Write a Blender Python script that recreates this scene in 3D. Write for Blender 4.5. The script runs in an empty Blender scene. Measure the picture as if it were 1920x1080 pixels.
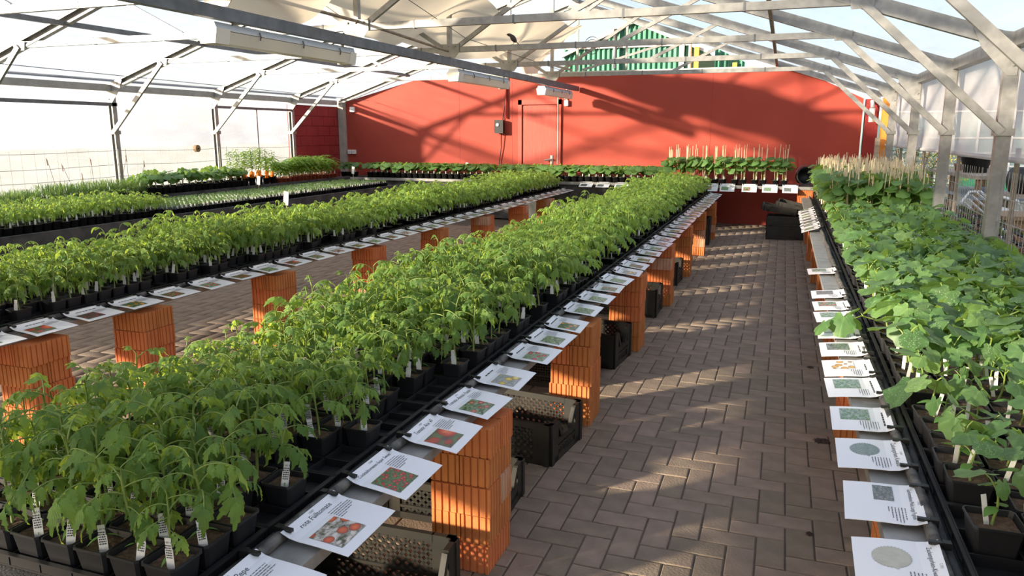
import bpy, math, random
import numpy as np
from mathutils import Matrix, Vector, Euler
S = bpy.context.scene
COL = S.collection
R0 = random.Random(7)
PI = math.pi
def rad(a): return a*PI/180

# ------------------------------------------------------------------ camera
cam_d = bpy.data.cameras.new('camera')
cam_d.sensor_width = 36.0
cam_d.lens = 1410/1920*36
cam_d.clip_end = 500
cam = bpy.data.objects.new('camera', cam_d)
cam.location = (0, 0, 1.58)
cam.rotation_euler = (rad(90-11.661), 0, rad(19.612))
COL.objects.link(cam)
S.camera = cam
# ------------------------------------------------------------------ world, sun, exposure
W = bpy.data.worlds.new('sky'); S.world = W; W.use_nodes = True
wn = W.node_tree; wn.nodes.clear()
sky = wn.nodes.new('ShaderNodeTexSky'); sky.sky_type = 'NISHITA'
sky.sun_disc = False; sky.sun_elevation = rad(17); sky.sun_rotation = rad(228)
sky.dust_density = 2.5; sky.ozone_density = 1.5; sky.air_density = 1.0
bg = wn.nodes.new('ShaderNodeBackground'); bg.inputs['Strength'].default_value = 0.36
wo = wn.nodes.new('ShaderNodeOutputWorld')
wtc = wn.nodes.new('ShaderNodeTexCoord'); wnz = wn.nodes.new('ShaderNodeTexNoise'); wnz.inputs['Scale'].default_value = 2.6; wnz.inputs['Detail'].default_value = 6
wrp = wn.nodes.new('ShaderNodeMapRange'); wrp.inputs[1].default_value = .36; wrp.inputs[2].default_value = .64; wrp.inputs[3].default_value = .25; wrp.inputs[4].default_value = .85
wmx = wn.nodes.new('ShaderNodeMix'); wmx.data_type = 'RGBA'; wmx.inputs[7].default_value = (2.55, 2.6, 2.85, 1)      # thin high cloud over the clear sky
wn.links.new(wtc.outputs['Generated'], wnz.inputs['Vector']); wn.links.new(wnz.outputs['Fac'], wrp.inputs[0]); wn.links.new(wrp.outputs[0], wmx.inputs[0])
wn.links.new(sky.outputs[0], wmx.inputs[6]); wn.links.new(wmx.outputs[2], bg.inputs[0]); wn.links.new(bg.outputs[0], wo.inputs[0])
sun_d = bpy.data.lights.new('sun', 'SUN'); sun_d.energy = 15.0; sun_d.angle = rad(2.6)
sun_d.color = (1.0, 0.85, 0.64)
sun = bpy.data.objects.new('sun', sun_d); COL.objects.link(sun)
SUNDIR = Vector((1.06, 1.0, -0.338)).normalized()
sun.rotation_euler = SUNDIR.to_track_quat('-Z', 'Y').to_euler()
S.view_settings.view_transform = 'Standard'; S.view_settings.look = 'None'
S.view_settings.exposure = 0.1; S.view_settings.gamma = 1.0
S.view_settings.use_curve_mapping = False

# ------------------------------------------------------------------ materials
def mat(name, col, rough=.6, metal=0., col2=None, scale=8., bump=0., bscale=None, spec=.5, rnd=0., trans=0., tcol=None, stretch=None, detail=4.):
    m = bpy.data.materials.new(name); m.use_nodes = True
    nt = m.node_tree; N = nt.nodes; L = nt.links
    b = N['Principled BSDF']; out = N['Material Output']
    b.inputs['Roughness'].default_value = rough
    b.inputs['Metallic'].default_value = metal
    b.inputs['Specular IOR Level'].default_value = spec
    c = None
    tc = N.new('ShaderNodeTexCoord'); vec = tc.outputs['Object']
    if stretch:
        mp = N.new('ShaderNodeMapping'); mp.inputs['Scale'].default_value = stretch
        L.new(vec, mp.inputs[0]); vec = mp.outputs[0]
    if col2 is not None:
        nz = N.new('ShaderNodeTexNoise'); nz.inputs['Scale'].default_value = scale; nz.inputs['Detail'].default_value = detail
        L.new(vec, nz.inputs['Vector'])
        rp = N.new('ShaderNodeValToRGB'); rp.color_ramp.elements[0].position = .35; rp.color_ramp.elements[1].position = .65
        rp.color_ramp.elements[0].color = (*col, 1); rp.color_ramp.elements[1].color = (*col2, 1)
        L.new(nz.outputs['Fac'], rp.inputs[0]); c = rp.outputs[0]
    if rnd:
        hs = N.new('ShaderNodeHueSaturation'); oi = N.new('ShaderNodeObjectInfo')
        mr = N.new('ShaderNodeMapRange'); mr.inputs[3].default_value = 1-rnd; mr.inputs[4].default_value = 1+rnd
        L.new(oi.outputs['Random'], mr.inputs[0]); L.new(mr.outputs[0], hs.inputs['Value'])
        mr2 = N.new('ShaderNodeMapRange'); mr2.inputs[3].default_value = .5+rnd*.06; mr2.inputs[4].default_value = .5-rnd*.06
        L.new(oi.outputs['Random'], mr2.inputs[0]); L.new(mr2.outputs[0], hs.inputs['Hue'])
        if c: L.new(c, hs.inputs['Color'])
        else: hs.inputs['Color'].default_value = (*col, 1)
        c = hs.outputs[0]
    if c: L.new(c, b.inputs['Base Color'])
    else: b.inputs['Base Color'].default_value = (*col, 1)
    if bump:
        nb = N.new('ShaderNodeTexNoise'); nb.inputs['Scale'].default_value = bscale or scale*4; nb.inputs['Detail'].default_value = 5
        L.new(vec, nb.inputs['Vector'])
        bp = N.new('ShaderNodeBump'); bp.inputs['Strength'].default_value = bump; bp.inputs['Distance'].default_value = .01
        L.new(nb.outputs['Fac'], bp.inputs['Height']); L.new(bp.outputs[0], b.inputs['Normal'])
    if trans:
        t = N.new('ShaderNodeBsdfTranslucent'); mx = N.new('ShaderNodeMixShader'); mx.inputs[0].default_value = trans
        t.inputs[0].default_value = (*(tcol or col), 1)
        if rnd and c is not None and tcol is not None:
            h2 = N.new('ShaderNodeHueSaturation'); h2.inputs['Color'].default_value = (*tcol, 1)
            L.new(mr.outputs[0], h2.inputs['Value']); L.new(h2.outputs[0], t.inputs[0])
        L.new(b.outputs[0], mx.inputs[1]); L.new(t.outputs[0], mx.inputs[2]); L.new(mx.outputs[0], out.inputs['Surface'])
    return m
def film_mat(name, transp, col=(.93, .94, .96), tr=.6, wr=1.0):
    m = bpy.data.materials.new(name); m.use_nodes = True
    nt = m.node_tree; N = nt.nodes; L = nt.links; N.clear()
    out = N.new('ShaderNodeOutputMaterial')
    tp = N.new('ShaderNodeBsdfTransparent'); tp.inputs[0].default_value = (.95, .96, .98, 1)
    tl = N.new('ShaderNodeBsdfTranslucent'); tl.inputs[0].default_value = (*col, 1)
    df = N.new('ShaderNodeBsdfDiffuse'); df.inputs[0].default_value = (*col, 1)
    gl = N.new('ShaderNodeBsdfGlossy'); gl.inputs['Roughness'].default_value = .22
    tc = N.new('ShaderNodeTexCoord'); mp = N.new('ShaderNodeMapping'); mp.inputs['Scale'].default_value = (1.2, .35, 1.2)
    mp.inputs['Rotation'].default_value = (0, 0, .35)
    nz = N.new('ShaderNodeTexNoise'); nz.inputs['Scale'].default_value = 5; nz.inputs['Detail'].default_value = 6
    L.new(tc.outputs['Object'], mp.inputs[0]); L.new(mp.outputs[0], nz.inputs['Vector'])
    bp = N.new('ShaderNodeBump'); bp.inputs['Strength'].default_value = .5*wr; bp.inputs['Distance'].default_value = .05
    L.new(nz.outputs['Fac'], bp.inputs['Height'])
    for n in (df, gl): L.new(bp.outputs[0], n.inputs['Normal'])
    a = N.new('ShaderNodeMixShader'); a.inputs[0].default_value = tr
    L.new(df.outputs[0], a.inputs[1]); L.new(tl.outputs[0], a.inputs[2])
    g = N.new('ShaderNodeMixShader'); g.inputs[0].default_value = .12
    L.new(a.outputs[0], g.inputs[1]); L.new(gl.outputs[0], g.inputs[2])
    b = N.new('ShaderNodeMixShader')
    mr = N.new('ShaderNodeMapRange'); mr.inputs[1].default_value = .3; mr.inputs[2].default_value = .7
    mr.inputs[3].default_value = transp-.08; mr.inputs[4].default_value = transp+.08
    L.new(nz.outputs['Fac'], mr.inputs[0]); L.new(mr.outputs[0], b.inputs[0])
    L.new(g.outputs[0], b.inputs[1]); L.new(tp.outputs[0], b.inputs[2])
    L.new(b.outputs[0], out.inputs['Surface'])
    return m
M = {}
M['film_roof'] = film_mat('film_roof', .80, (.80,.85,.95))
M['film_left'] = film_mat('film_left', .62, (.62,.67,.77))
M['film_right'] = film_mat('film_right', .14, (.66, .63, .64), .5)
M['galv'] = mat('galvanised_steel', (.25, .25, .24), .42, .3, (.35, .345, .33), 14, .05, 60)
M['galv_dark'] = mat('dark_steel', (.13, .14, .15), .5, .5, (.19, .20, .21), 10)
M['rusty'] = mat('rusty_steel', (.24, .17, .12), .7, .3, (.36, .31, .26), 22)
M['red'] = mat('red_paint_wall', (.34, .044, .026), .75, 0, (.38, .053, .031), 1.2, .12, 40)
M['red_door'] = mat('red_paint_door', (.40, .052, .034), .55, 0, (.45, .070, .045), 9, .08, 30, stretch=(6, 6, .5))
M['red_dark'] = mat('dark_red_paint', (.24, .018, .018), .7, 0, (.29, .024, .022), 3, .3, 30)
M['cloth'] = mat('cream_shade_cloth', (.74, .66, .54), .9, 0, (.82, .76, .66), 2.2, .3, 12, trans=.38, tcol=(.80, .70, .55))
M['paver'] = mat('concrete_paver', (.205, .155, .112), .85, 0, (.27, .205, .15), 9, .35, 90, rnd=.16)
M['paver_far'] = mat('concrete_pavers_joined', (.20, .152, .11), .85, 0, (.275, .21, .155), 7, .35, 90)
M['sand'] = mat('joint_sand', (.085, .066, .048), .95, 0, (.12, .095, .07), 30, .3, 120)
M['earth'] = mat('outside_ground', (.30, .27, .22), .95, 0, (.22, .22, .14), .5, .5, 12)
M['dirt'] = mat('spilled_soil', (.035, .024, .018), .95, 0, (.06, .04, .03), 60, .6, 160)
M['brick'] = mat('terracotta_block', (.50, .145, .040), .8, 0, (.60, .20, .058), 7, .18, 70, rnd=.12)
M['lime'] = mat('terracotta_with_lime_bloom', (.50, .15, .05), .85, 0, (.60, .38, .25), 9, .2, 60, rnd=.1, stretch=(1, 1, .35))
M['pot'] = mat('black_plastic_pot', (.012, .012, .014), .42, 0, (.018, .018, .02), 14, .04, 60)
M['tray'] = mat('black_plastic_tray', (.010, .010, .011), .5)
M['fabric'] = mat('dark_ground_fabric', (.035, .036, .037), .85, 0, (.085, .085, .082), 6, .4, 160)
M['tube'] = mat('black_edge_tube', (.03, .03, .03), .6, 0, (.15, .14, .125), 26, .3, 90)
M['soil'] = mat('potting_soil', (.085, .048, .028), .95, 0, (.16, .098, .060), 70, .9, 150)
M['stem'] = mat('green_stem', (.22, .30, .07), .5, trans=.15, tcol=(.35, .5, .08))
M['leaf'] = mat('tomato_leaf', (.110, .230, .050), .45, 0, (.165, .310, .070), 30, 0, rnd=.25, trans=.46, tcol=(.48, .62, .08))
M['leaf_lot_sunlit'] = mat('tomato_leaf_far_sunlit', (.150, .290, .055), .5, 0, (.255, .42, .090), 9, 0, trans=.48, tcol=(.52, .68, .09))  # lighter than the near leaf: strong sun on far rows put into the colour
M['cuke'] = mat('cucumber_leaf', (.085, .182, .062), .46, 0, (.130, .250, .082), 34, 0, rnd=.28, trans=.38, tcol=(.34, .52, .07))
M['cuke_lot'] = mat('cucumber_leaf_far', (.095, .200, .062), .48, 0, (.150, .285, .086), 9, 0, trans=.4, tcol=(.36, .54, .08))
M['herb'] = mat('herb_leaf', (.10, .20, .06), .6, 0, (.18, .28, .09), 8, trans=.4, tcol=(.32, .48, .10))
M['seed'] = mat('seedling_leaf', (.15, .30, .05), .5, 0, (.22, .40, .07), 8, trans=.42, tcol=(.42, .62, .08))
M['cot'] = mat('cotyledon', (.12, .27, .06), .45, trans=.3, tcol=(.3, .5, .08))
M['flower'] = mat('yellow_flower', (.85, .62, .03), .5, trans=.2, tcol=(.9, .7, .05))
M['tag'] = mat('white_plastic_tag', (.80, .80, .78), .45, trans=.15, tcol=(.8, .8, .75))
M['orange_tag'] = mat('orange_tag', (.90, .26, .02), .5, trans=.2, tcol=(.95, .3, .02))
M['ink'] = mat('black_print', (.03, .03, .035), .6)
M['grey_ink'] = mat('grey_print', (.16, .16, .18), .6)
M['paper'] = mat('laminated_paper', (.80, .82, .86), .22, spec=.6)
M['clip'] = mat('black_clip', (.008, .008, .008), .4)
M['bamboo'] = mat('split_cane', (.62, .50, .29), .6, 0, (.72, .62, .42), 12)
M['crate'] = mat('black_crate', (.014, .0135, .011), .5, 0, (.024, .022, .017), 9)
M['lamp_body'] = mat('grey_lamp_housing', (.62, .65, .68), .4)
M['lamp_cap'] = mat('cream_lamp_cap', (.80, .76, .68), .45)
M['diffuser'] = mat('milky_diffuser', (.74, .71, .64), .3, trans=.35, tcol=(.85, .83, .78))
M['white'] = mat('white_plastic', (.82, .82, .80), .4)
M['dark'] = mat('black_plastic_gear', (.010, .010, .011), .45)
M['orange'] = mat('orange_painted_post', (.80, .27, .035), .6, 0, (.86, .34, .06), 6, .1, 40)
M['wood'] = mat('weathered_wood', (.30, .24, .18), .85, 0, (.42, .35, .28), 4, .2, 30, stretch=(1, 8, 8))
M['wood2'] = mat('brown_wood', (.26, .15, .07), .8, 0, (.36, .23, .12), 4, .2, 30, stretch=(8, 1, 8))
M['greenmetal'] = mat('green_corrugated_sheet', (.035, .17, .105), .5, .1, (.05, .21, .13), 2)
M['greentrim'] = mat('green_plastic', (.02, .17, .09), .5)
M['cream'] = mat('cream_trim', (.68, .66, .60), .6)
M['glass'] = mat('far_glasshouse_pane', (.42, .55, .55), .15, trans=.4, tcol=(.6, .75, .75))
M['block'] = mat('grey_concrete_post', (.34, .32, .28), .9, 0, (.42, .40, .36), 8, .3, 50)
M['terra'] = mat('terracotta_plastic_pot', (.36, .075, .035), .6)
M['blue_grey'] = mat('blue_grey_plastic', (.30, .36, .44), .5)
M['bush'] = mat('dark_bush_leaf', (.045, .085, .025), .6, 0, (.10, .14, .035), 3, trans=.3, tcol=(.2, .32, .05))
M['bush_y'] = mat('yellow_bush_leaf', (.40, .33, .04), .6, 0, (.52, .42, .08), 3, trans=.35, tcol=(.6, .5, .08))
M['dryplant'] = mat('reddish_dry_leaf', (.24, .12, .07), .7, 0, (.33, .20, .12), 6, trans=.2, tcol=(.4, .2, .1))
M['bird_back'] = mat('dark_plumage', (.045, .035, .032), .8, 0, (.07, .055, .045), 60)
M['bird_belly'] = mat('rusty_plumage', (.20, .085, .045), .8)

def speckle(base, name, col):
    m = M[base].copy(); m.name = name; nt = m.node_tree; N = nt.nodes; L = nt.links; b = N['Principled BSDF']
    tc = N.new('ShaderNodeTexCoord'); vo = N.new('ShaderNodeTexVoronoi'); vo.inputs['Scale'].default_value = 170; L.new(tc.outputs['Object'], vo.inputs['Vector'])
    lt = N.new('ShaderNodeMath'); lt.operation = 'LESS_THAN'; lt.inputs[1].default_value = .2; L.new(vo.outputs['Distance'], lt.inputs[0])
    mx = N.new('ShaderNodeMix'); mx.data_type = 'RGBA'; mx.inputs[7].default_value = (*col, 1)
    src = b.inputs['Base Color'].links[0].from_socket; L.new(lt.outputs[0], mx.inputs[0]); L.new(src, mx.inputs[6]); L.new(mx.outputs[2], b.inputs['Base Color'])
    M[name] = m
def add_veins(m, nv=7., k=.45, strength=.5, radial=False):
    nt = m.node_tree; N = nt.nodes; L = nt.links; b = N['Principled BSDF']
    at = N.new('ShaderNodeAttribute'); at.attribute_name = 'lv'; sp = N.new('ShaderNodeSeparateXYZ'); L.new(at.outputs['Vector'], sp.inputs[0])
    def mth(op, a, bb=None):
        n = N.new('ShaderNodeMath'); n.operation = op
        for i, v in enumerate((a, bb)):
            if v is None: continue
            if isinstance(v, (int, float)): n.inputs[i].default_value = v
            else: L.new(v, n.inputs[i])
        return n.outputs[0]
    u = mth('ABSOLUTE', sp.outputs[0]); v = sp.outputs[1]
    if radial: ph = mth('MULTIPLY', sp.outputs[0], nv)
    else: ph = mth('MULTIPLY', mth('SUBTRACT', v, mth('MULTIPLY', u, k)), nv*PI)
    w = mth('ABSOLUTE', mth('SINE', ph)); w = mth('POWER', w, .5)
    mid = mth('MINIMUM', mth('MULTIPLY', u, 9.), 1.) if not radial else None
    hgt = mth('MINIMUM', w, mid) if mid is not None else w
    bp = N.new('ShaderNodeBump'); bp.inputs['Strength'].default_value = strength; bp.inputs['Distance'].default_value = .004
    L.new(hgt, bp.inputs['Height']); L.new(bp.outputs[0], b.inputs['Normal'])
    src = b.inputs['Base Color'].links[0].from_socket
    mx = N.new('ShaderNodeMix'); mx.data_type = 'RGBA'; mx.blend_type = 'MULTIPLY'; mx.inputs[0].default_value = 1
    rp = N.new('ShaderNodeValToRGB'); rp.color_ramp.elements[0].color = (1.25, 1.25, 1.15, 1); rp.color_ramp.elements[0].position = .2; rp.color_ramp.elements[1].position = .75; rp.color_ramp.elements[1].color = (.92, .92, .9, 1)
    L.new(hgt, rp.inputs[0]); L.new(src, mx.inputs[6]); L.new(rp.outputs[0], mx.inputs[7]); L.new(mx.outputs[2], b.inputs['Base Color'])
add_veins(M['leaf']); add_veins(M['cuke'], 2.5, 0, .35, True); speckle('cuke', 'cuke_spot', (.55, .60, .45))

# ------------------------------------------------------------------ mesh helpers
class MB:
    def __init__(s): s.v = []; s.f = []; s.m = []; s.uv = []
    def merge(s, q, mx):
        o = len(s.v); s.v += [tuple(mx @ Vector(v)) for v in q.v]; s.f += [tuple(i+o for i in f) for f in q.f]; s.m += q.m; s.uv += q.uv
    def add(s, vs, fs, mi=0, uv=None):
        vs = list(vs); s.uv += uv or [(0., 0.)]*len(vs)
        o = len(s.v); s.v += [tuple(v) for v in vs]; s.f += [tuple(i+o for i in f) for f in fs]; s.m += [mi]*len(fs)
    def box(s, x0, x1, y0, y1, z0, z1, mi=0):
        s.add([(x0,y0,z0),(x1,y0,z0),(x1,y1,z0),(x0,y1,z0),(x0,y0,z1),(x1,y0,z1),(x1,y1,z1),(x0,y1,z1)],
              [(3,2,1,0),(4,5,6,7),(0,1,5,4),(1,2,6,5),(2,3,7,6),(3,0,4,7)], mi)
    def tube(s, pts, r, n=6, mi=0, cap=True):
        pts = [Vector(p) for p in pts]; vs = []; fs = []
        rs = r if isinstance(r, (list, tuple)) else [r]*len(pts)
        for i, p in enumerate(pts):
            t = (pts[min(i+1, len(pts)-1)]-pts[max(i-1, 0)]).normalized()
            a = Vector((0,0,1)) if abs(t.z) < .9 else Vector((1,0,0))
            u = t.cross(a).normalized(); w = t.cross(u)
            for k in range(n):
                an = 2*PI*k/n; vs.append(p+(u*math.cos(an)+w*math.sin(an))*rs[i])
        for i in range(len(pts)-1):
            for k in range(n):
                a = i*n+k; b = i*n+(k+1) % n; fs.append((a, b, b+n, a+n))
        if cap: fs += [tuple(range(n)), tuple(range(len(vs)-1, len(vs)-n-1, -1))]
        s.add(vs, fs, mi)
    def extrude(s, prof, p0, p1, up=(0,0,1), mi=0):
        """profile (u,v) loop: u sideways, v along up"""
        p0 = Vector(p0); p1 = Vector(p1); t = (p1-p0).normalized(); up = Vector(up)
        sd = t.cross(up).normalized(); u2 = sd.cross(t).normalized(); n = len(prof)
        vs = [p+sd*a+u2*b for p in (p0, p1) for a, b in prof]
        s.add(vs, [(i, (i+1) % n, n+(i+1) % n, n+i) for i in range(n)]+[tuple(range(n))[::-1], tuple(range(n, 2*n))], mi)
    def bar(s, p0, p1, w, h, up=(0,0,1), mi=0):
        s.extrude([(-w/2,-h/2),(w/2,-h/2),(w/2,h/2),(-w/2,h/2)], p0, p1, up, mi)
    def chan(s, p0, p1, w, h, up=(0,0,1), t=.006, mi=0):   # C channel open to +side with lips
        a = w/2; b = h/2; l = min(.022, h*.3)
        s.extrude([(-a,-b),(a,-b),(a,-b+l),(a-t,-b+l),(a-t,-b+t),(-a+t,-b+t),(-a+t,b-t),(a-t,b-t),(a-t,b-l),(a,b-l),(a,b),(-a,b)], p0, p1, up, mi)
    def poly(s, pts, d, mi=0):      # polygon prism, offset by vector d
        n = len(pts); d = Vector(d); vs = [Vector(p) for p in pts]+[Vector(p)+d for p in pts]
        s.add(vs, [tuple(range(n)), tuple(range(2*n-1, n-1, -1))]+[(i, n+i, n+(i+1) % n, (i+1) % n) for i in range(n)], mi)
    def cyl(s, c, r0, r1, h, n=16, mi=0):
        c = Vector(c)
        vs = [c+Vector((r0*math.cos(2*PI*k/n), r0*math.sin(2*PI*k/n), 0)) for k in range(n)]+[c+Vector((r1*math.cos(2*PI*k/n), r1*math.sin(2*PI*k/n), h)) for k in range(n)]
        s.add(vs, [(k, (k+1) % n, n+(k+1) % n, n+k) for k in range(n)]+[tuple(range(n))[::-1], tuple(range(n, 2*n))], mi)
    def lathe(s, prof, n=16, mi=0, c=(0,0,0)):
        vs = []
        for r, z in prof:
            vs += [(c[0]+r*math.cos(2*PI*k/n), c[1]+r*math.sin(2*PI*k/n), c[2]+z) for k in range(n)]
        fs = [(i*n+k, i*n+(k+1) % n, (i+1)*n+(k+1) % n, (i+1)*n+k) for i in range(len(prof)-1) for k in range(n)]
        s.add(vs, fs, mi)
    def mesh(s, name, mats, smooth=False):
        me = bpy.data.meshes.new(name); me.from_pydata(s.v, [], s.f)
        if not isinstance(mats, (list, tuple)): mats = [mats]
        for m in mats: me.materials.append(M[m])
        if len(mats) > 1: me.polygons.foreach_set('material_index', s.m)
        if smooth: me.polygons.foreach_set('use_smooth', [True]*len(s.f))
        if any(a or b for a, b in s.uv) and len(s.uv) == len(s.v):
            at = me.attributes.new('lv', 'FLOAT_VECTOR', 'POINT'); at.data.foreach_set('vector', [c for a, b in s.uv for c in (a, b, 0.)])
        me.update(); return me
    def arr(s):
        tr = []; tm = []
        for f, m in zip(s.f, s.m):
            for i in range(1, len(f)-1): tr.append((f[0], f[i], f[i+1])); tm.append(m)
        return np.array(s.v, float), np.array(tr, int), np.array(tm, int)
def ob(name, me, parent=None, loc=None, rot=None, sc=None):
    o = bpy.data.objects.new(name, me); COL.objects.link(o)
    if parent: o.parent = parent
    if loc is not None: o.location = loc
    if rot is not None: o.rotation_euler = rot
    if sc is not None: o.scale = (sc, sc, sc) if isinstance(sc, (int, float)) else sc
    return o
def tag(o, label, cat, group=None):
    o['label'] = label; o['category'] = cat
    if group: o['group'] = group
    return o
def struct(o, label=None):
    o['kind'] = 'structure'
    if label: o['label'] = label
    return o
def stuff(o, label=None, cat=None):
    o['kind'] = 'stuff'
    if label: o['label'] = label
    if cat: o['category'] = cat
    return o
def emp(name, loc, label=None, cat=None, group=None, rz=0):
    o = bpy.data.objects.new(name, None); COL.objects.link(o); o.location = loc; o.rotation_euler = (0, 0, rz); o.empty_display_size = .05
    if label: tag(o, label, cat, group)
    return o
def part(name, mb, m, parent, smooth=False, loc=None, rot=None): return ob(name, mb.mesh(name, m, smooth), parent, loc, rot)
def lotmesh(name, V, T, MI, mats, smooth=True):
    me = bpy.data.meshes.new(name); n = len(T)
    me.vertices.add(len(V)); me.vertices.foreach_set('co', np.asarray(V, np.float32).ravel())
    me.loops.add(3*n); me.loops.foreach_set('vertex_index', np.asarray(T, np.int32).ravel())
    me.polygons.add(n); me.polygons.foreach_set('loop_start', np.arange(0, 3*n, 3, dtype=np.int32))
    for m in mats: me.materials.append(M[m])
    me.polygons.foreach_set('material_index', np.asarray(MI, np.int32))
    if smooth: me.polygons.foreach_set('use_smooth', np.ones(n, bool))
    me.update(calc_edges=True); return me
def join(items):       # [(V,T,MI, matrix4)]
    Vs = []; Ts = []; Ms = []; o = 0
    for V, T, mi, mx in items:
        A = np.array(mx); Vs.append(V@A[:3,:3].T+A[:3,3]); Ts.append(T+o); Ms.append(mi); o += len(V)
    return np.concatenate(Vs), np.concatenate(Ts), np.concatenate(Ms)
ONES = ['', 'first', 'second', 'third', 'fourth', 'fifth', 'sixth', 'seventh', 'eighth', 'ninth', 'tenth', 'eleventh', 'twelfth']
def od(n):
    if n < len(ONES): return ONES[n]
    if 10 <= n % 100 <= 20: return f'{n}th'
    return f'{n}'+{1:'st',2:'nd',3:'rd'}.get(n % 10, 'th')

# ------------------------------------------------------------------ ground, floor, pavers
EAVE = 2.18; SL = .33; XL = -8.73; XR = 1.42; RX = -3.655; RZ = EAVE+SL*(XR-RX)
mb = MB(); mb.box(-70, 60, -60, 120, -.3, -.03)
struct(part('ground', mb, 'earth', None), 'bare and grassy ground outside the greenhouse')
mb = MB(); mb.box(XL, XR, -8, 13.9, -.06, -.006)
floor = struct(part('floor', mb, 'sand', None), 'herringbone paved greenhouse floor')
PW = .108
def paver_mesh(lx, ly):
    g = .0028; b = .004; x = lx/2-g; y = ly/2-g; q = MB()
    q.add([(-x,-y,-.02),(x,-y,-.02),(x,y,-.02),(-x,y,-.02),(-x,-y,-b),(x,-y,-b),(x,y,-b),(-x,y,-b),(-x+b,-y+b,0),(x-b,-y+b,0),(x-b,y-b,0),(-x+b,y-b,0)],
          [(0,1,5,4),(1,2,6,5),(2,3,7,6),(3,0,4,7),(4,5,9,8),(5,6,10,9),(6,7,11,10),(7,4,8,11),(8,9,10,11)])
    return q
pm = [paver_mesh(2*PW, PW), paver_mesh(PW, 2*PW)]
pme = [pm[0].mesh('paver', 'paver'), pm[1].mesh('paver', 'paver')]
cells = []
for i in range(-64, 12):
    for j in range(8, 130):
        r = (i-j) % 4
        if r == 0: c = ((i+1)*PW, (j+.5)*PW, 0)
        elif r == 2: c = ((i+.5)*PW, j*PW, 1)
        else: continue
        if (-3.9 < c[0] < 1.0 and 1.0 < c[1] < 13.85) or (-6.6 < c[0] <= -3.9 and 2.0 < c[1] < 12): cells.append(c)
def pv_rank(c):
    d = math.hypot(c[0], c[1]); vis = (-.98 < c[0] < .42 and c[1] > 2.2)
    mid = (-1.6 < c[0] < -.9 and 1.9 < c[1] < 4.5)
    return d-(100 if vis else (99 if mid else 0))
cells.sort(key=pv_rank)
pa = [pm[0].arr(), pm[1].arr()]; rest = []
for k, (x, y, h) in enumerate(cells):
    dz = R0.uniform(-.0015, .0015); tl = (R0.uniform(-.006, .006), R0.uniform(-.006, .006), R0.uniform(-.008, .008))
    if k < 300: ob('paver', pme[h], floor, (x, y, dz), tl)
    else: rest.append((*pa[h], Matrix.Translation((x, y, dz)) @ Euler(tl).to_matrix().to_4x4()))
V, T, MI = join(rest)
stuff(ob('paver_field', lotmesh('paver_field', V, T, MI, ['paver_far'], False), floor))
# soil spills on the paving
def blot(x, y, r, seed):
    rg = random.Random(seed); q = MB(); n = 26
    ring = [(r*(1+.7*rg.random()**2*(k % 2))*math.cos(2*PI*k/n), r*(1+.7*rg.random()**2*(k % 2))*math.sin(2*PI*k/n), .002) for k in range(n)]
    mid = [(a*.5, b*.5, .006+.004*rg.random()) for a, b, c in ring]
    q.add(ring+mid+[(0, 0, .012)], [(k, (k+1) % n, n+(k+1) % n, n+k) for k in range(n)]+[(n+k, n+(k+1) % n, 2*n) for k in range(n)])
    return part('soil_spill', q, 'dirt', None, True, (x, y, 0))
tag(blot(.29, 4.02, .035, 3), 'dark star-shaped soil spill on the paving beside the right table', 'soil spill')
tag(blot(.27, 5.35, .02, 4), 'small dark soil crumb patch farther along the right paving edge', 'soil spill')
tag(blot(.2, 3.0, .012, 5), 'tiny soil crumb on the near shaded paving', 'soil spill')

# ------------------------------------------------------------------ greenhouse shell: film
def film_roof(x0, x1, ya=-8, yb=13.9, nx=10, per=2.03, off=.075):
    q = MB(); ny = 110; vs = []
    for j in range(ny+1):
        y = ya+(yb-ya)*j/ny
        sag = .05*abs(math.sin(PI*(y-.05)/per))
        for i in range(nx+1):
            x = x0+(x1-x0)*i/nx
            z = (EAVE+SL*(XR-x) if x > RX else EAVE+SL*(x-XL))+off-sag*math.sin(PI*i/nx)
            vs.append((x, y, z+.006*math.sin(x*9+y*5)))
    q.add(vs, [(j*(nx+1)+i, j*(nx+1)+i+1, (j+1)*(nx+1)+i+1, (j+1)*(nx+1)+i) for j in range(ny) for i in range(nx)])
    return q
c = struct(part('ceiling', film_roof(RX, XR+.12), 'film_roof', None, True), 'clear wrinkled plastic film roof')
ob('left_slope_film', film_roof(XL-.12, RX).mesh('left_slope_film', 'film_roof', True), c)
def side_film(x, z0, z1, ya, yb, seed, wave=.012):
    q = MB(); nz = 8; ny = int((yb-ya)*8); vs = []
    for j in range(ny+1):
        y = ya+(yb-ya)*j/ny
        for i in range(nz+1):
            z = z0+(z1-z0)*i/nz
            vs.append((x+wave*math.sin(y*3.1+seed+z*4)*math.sin(PI*i/nz), y, z))
    q.add(vs, [(j*(nz+1)+i, j*(nz+1)+i+1, (j+1)*(nz+1)+i+1, (j+1)*(nz+1)+i) for j in range(ny) for i in range(nz)])
    return q
struct(part('wall_left', side_film(XL-.09, 0, EAVE+.04, -8, 12.2, 0), 'film_left', None, True), 'hazy white plastic film side wall')
wr = struct(part('wall_right', side_film(XR+.11, 1.40, EAVE+.04, -8, 13.6, 2), 'film_right', None, True), 'milky film side wall rolled halfway up')
mb = MB(); mb.tube([(XR+.11, -8, 1.39), (XR+.11, 13.6, 1.39)], .02, 8)
part('roll_tube', mb, 'film_right', wr, True)

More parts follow.
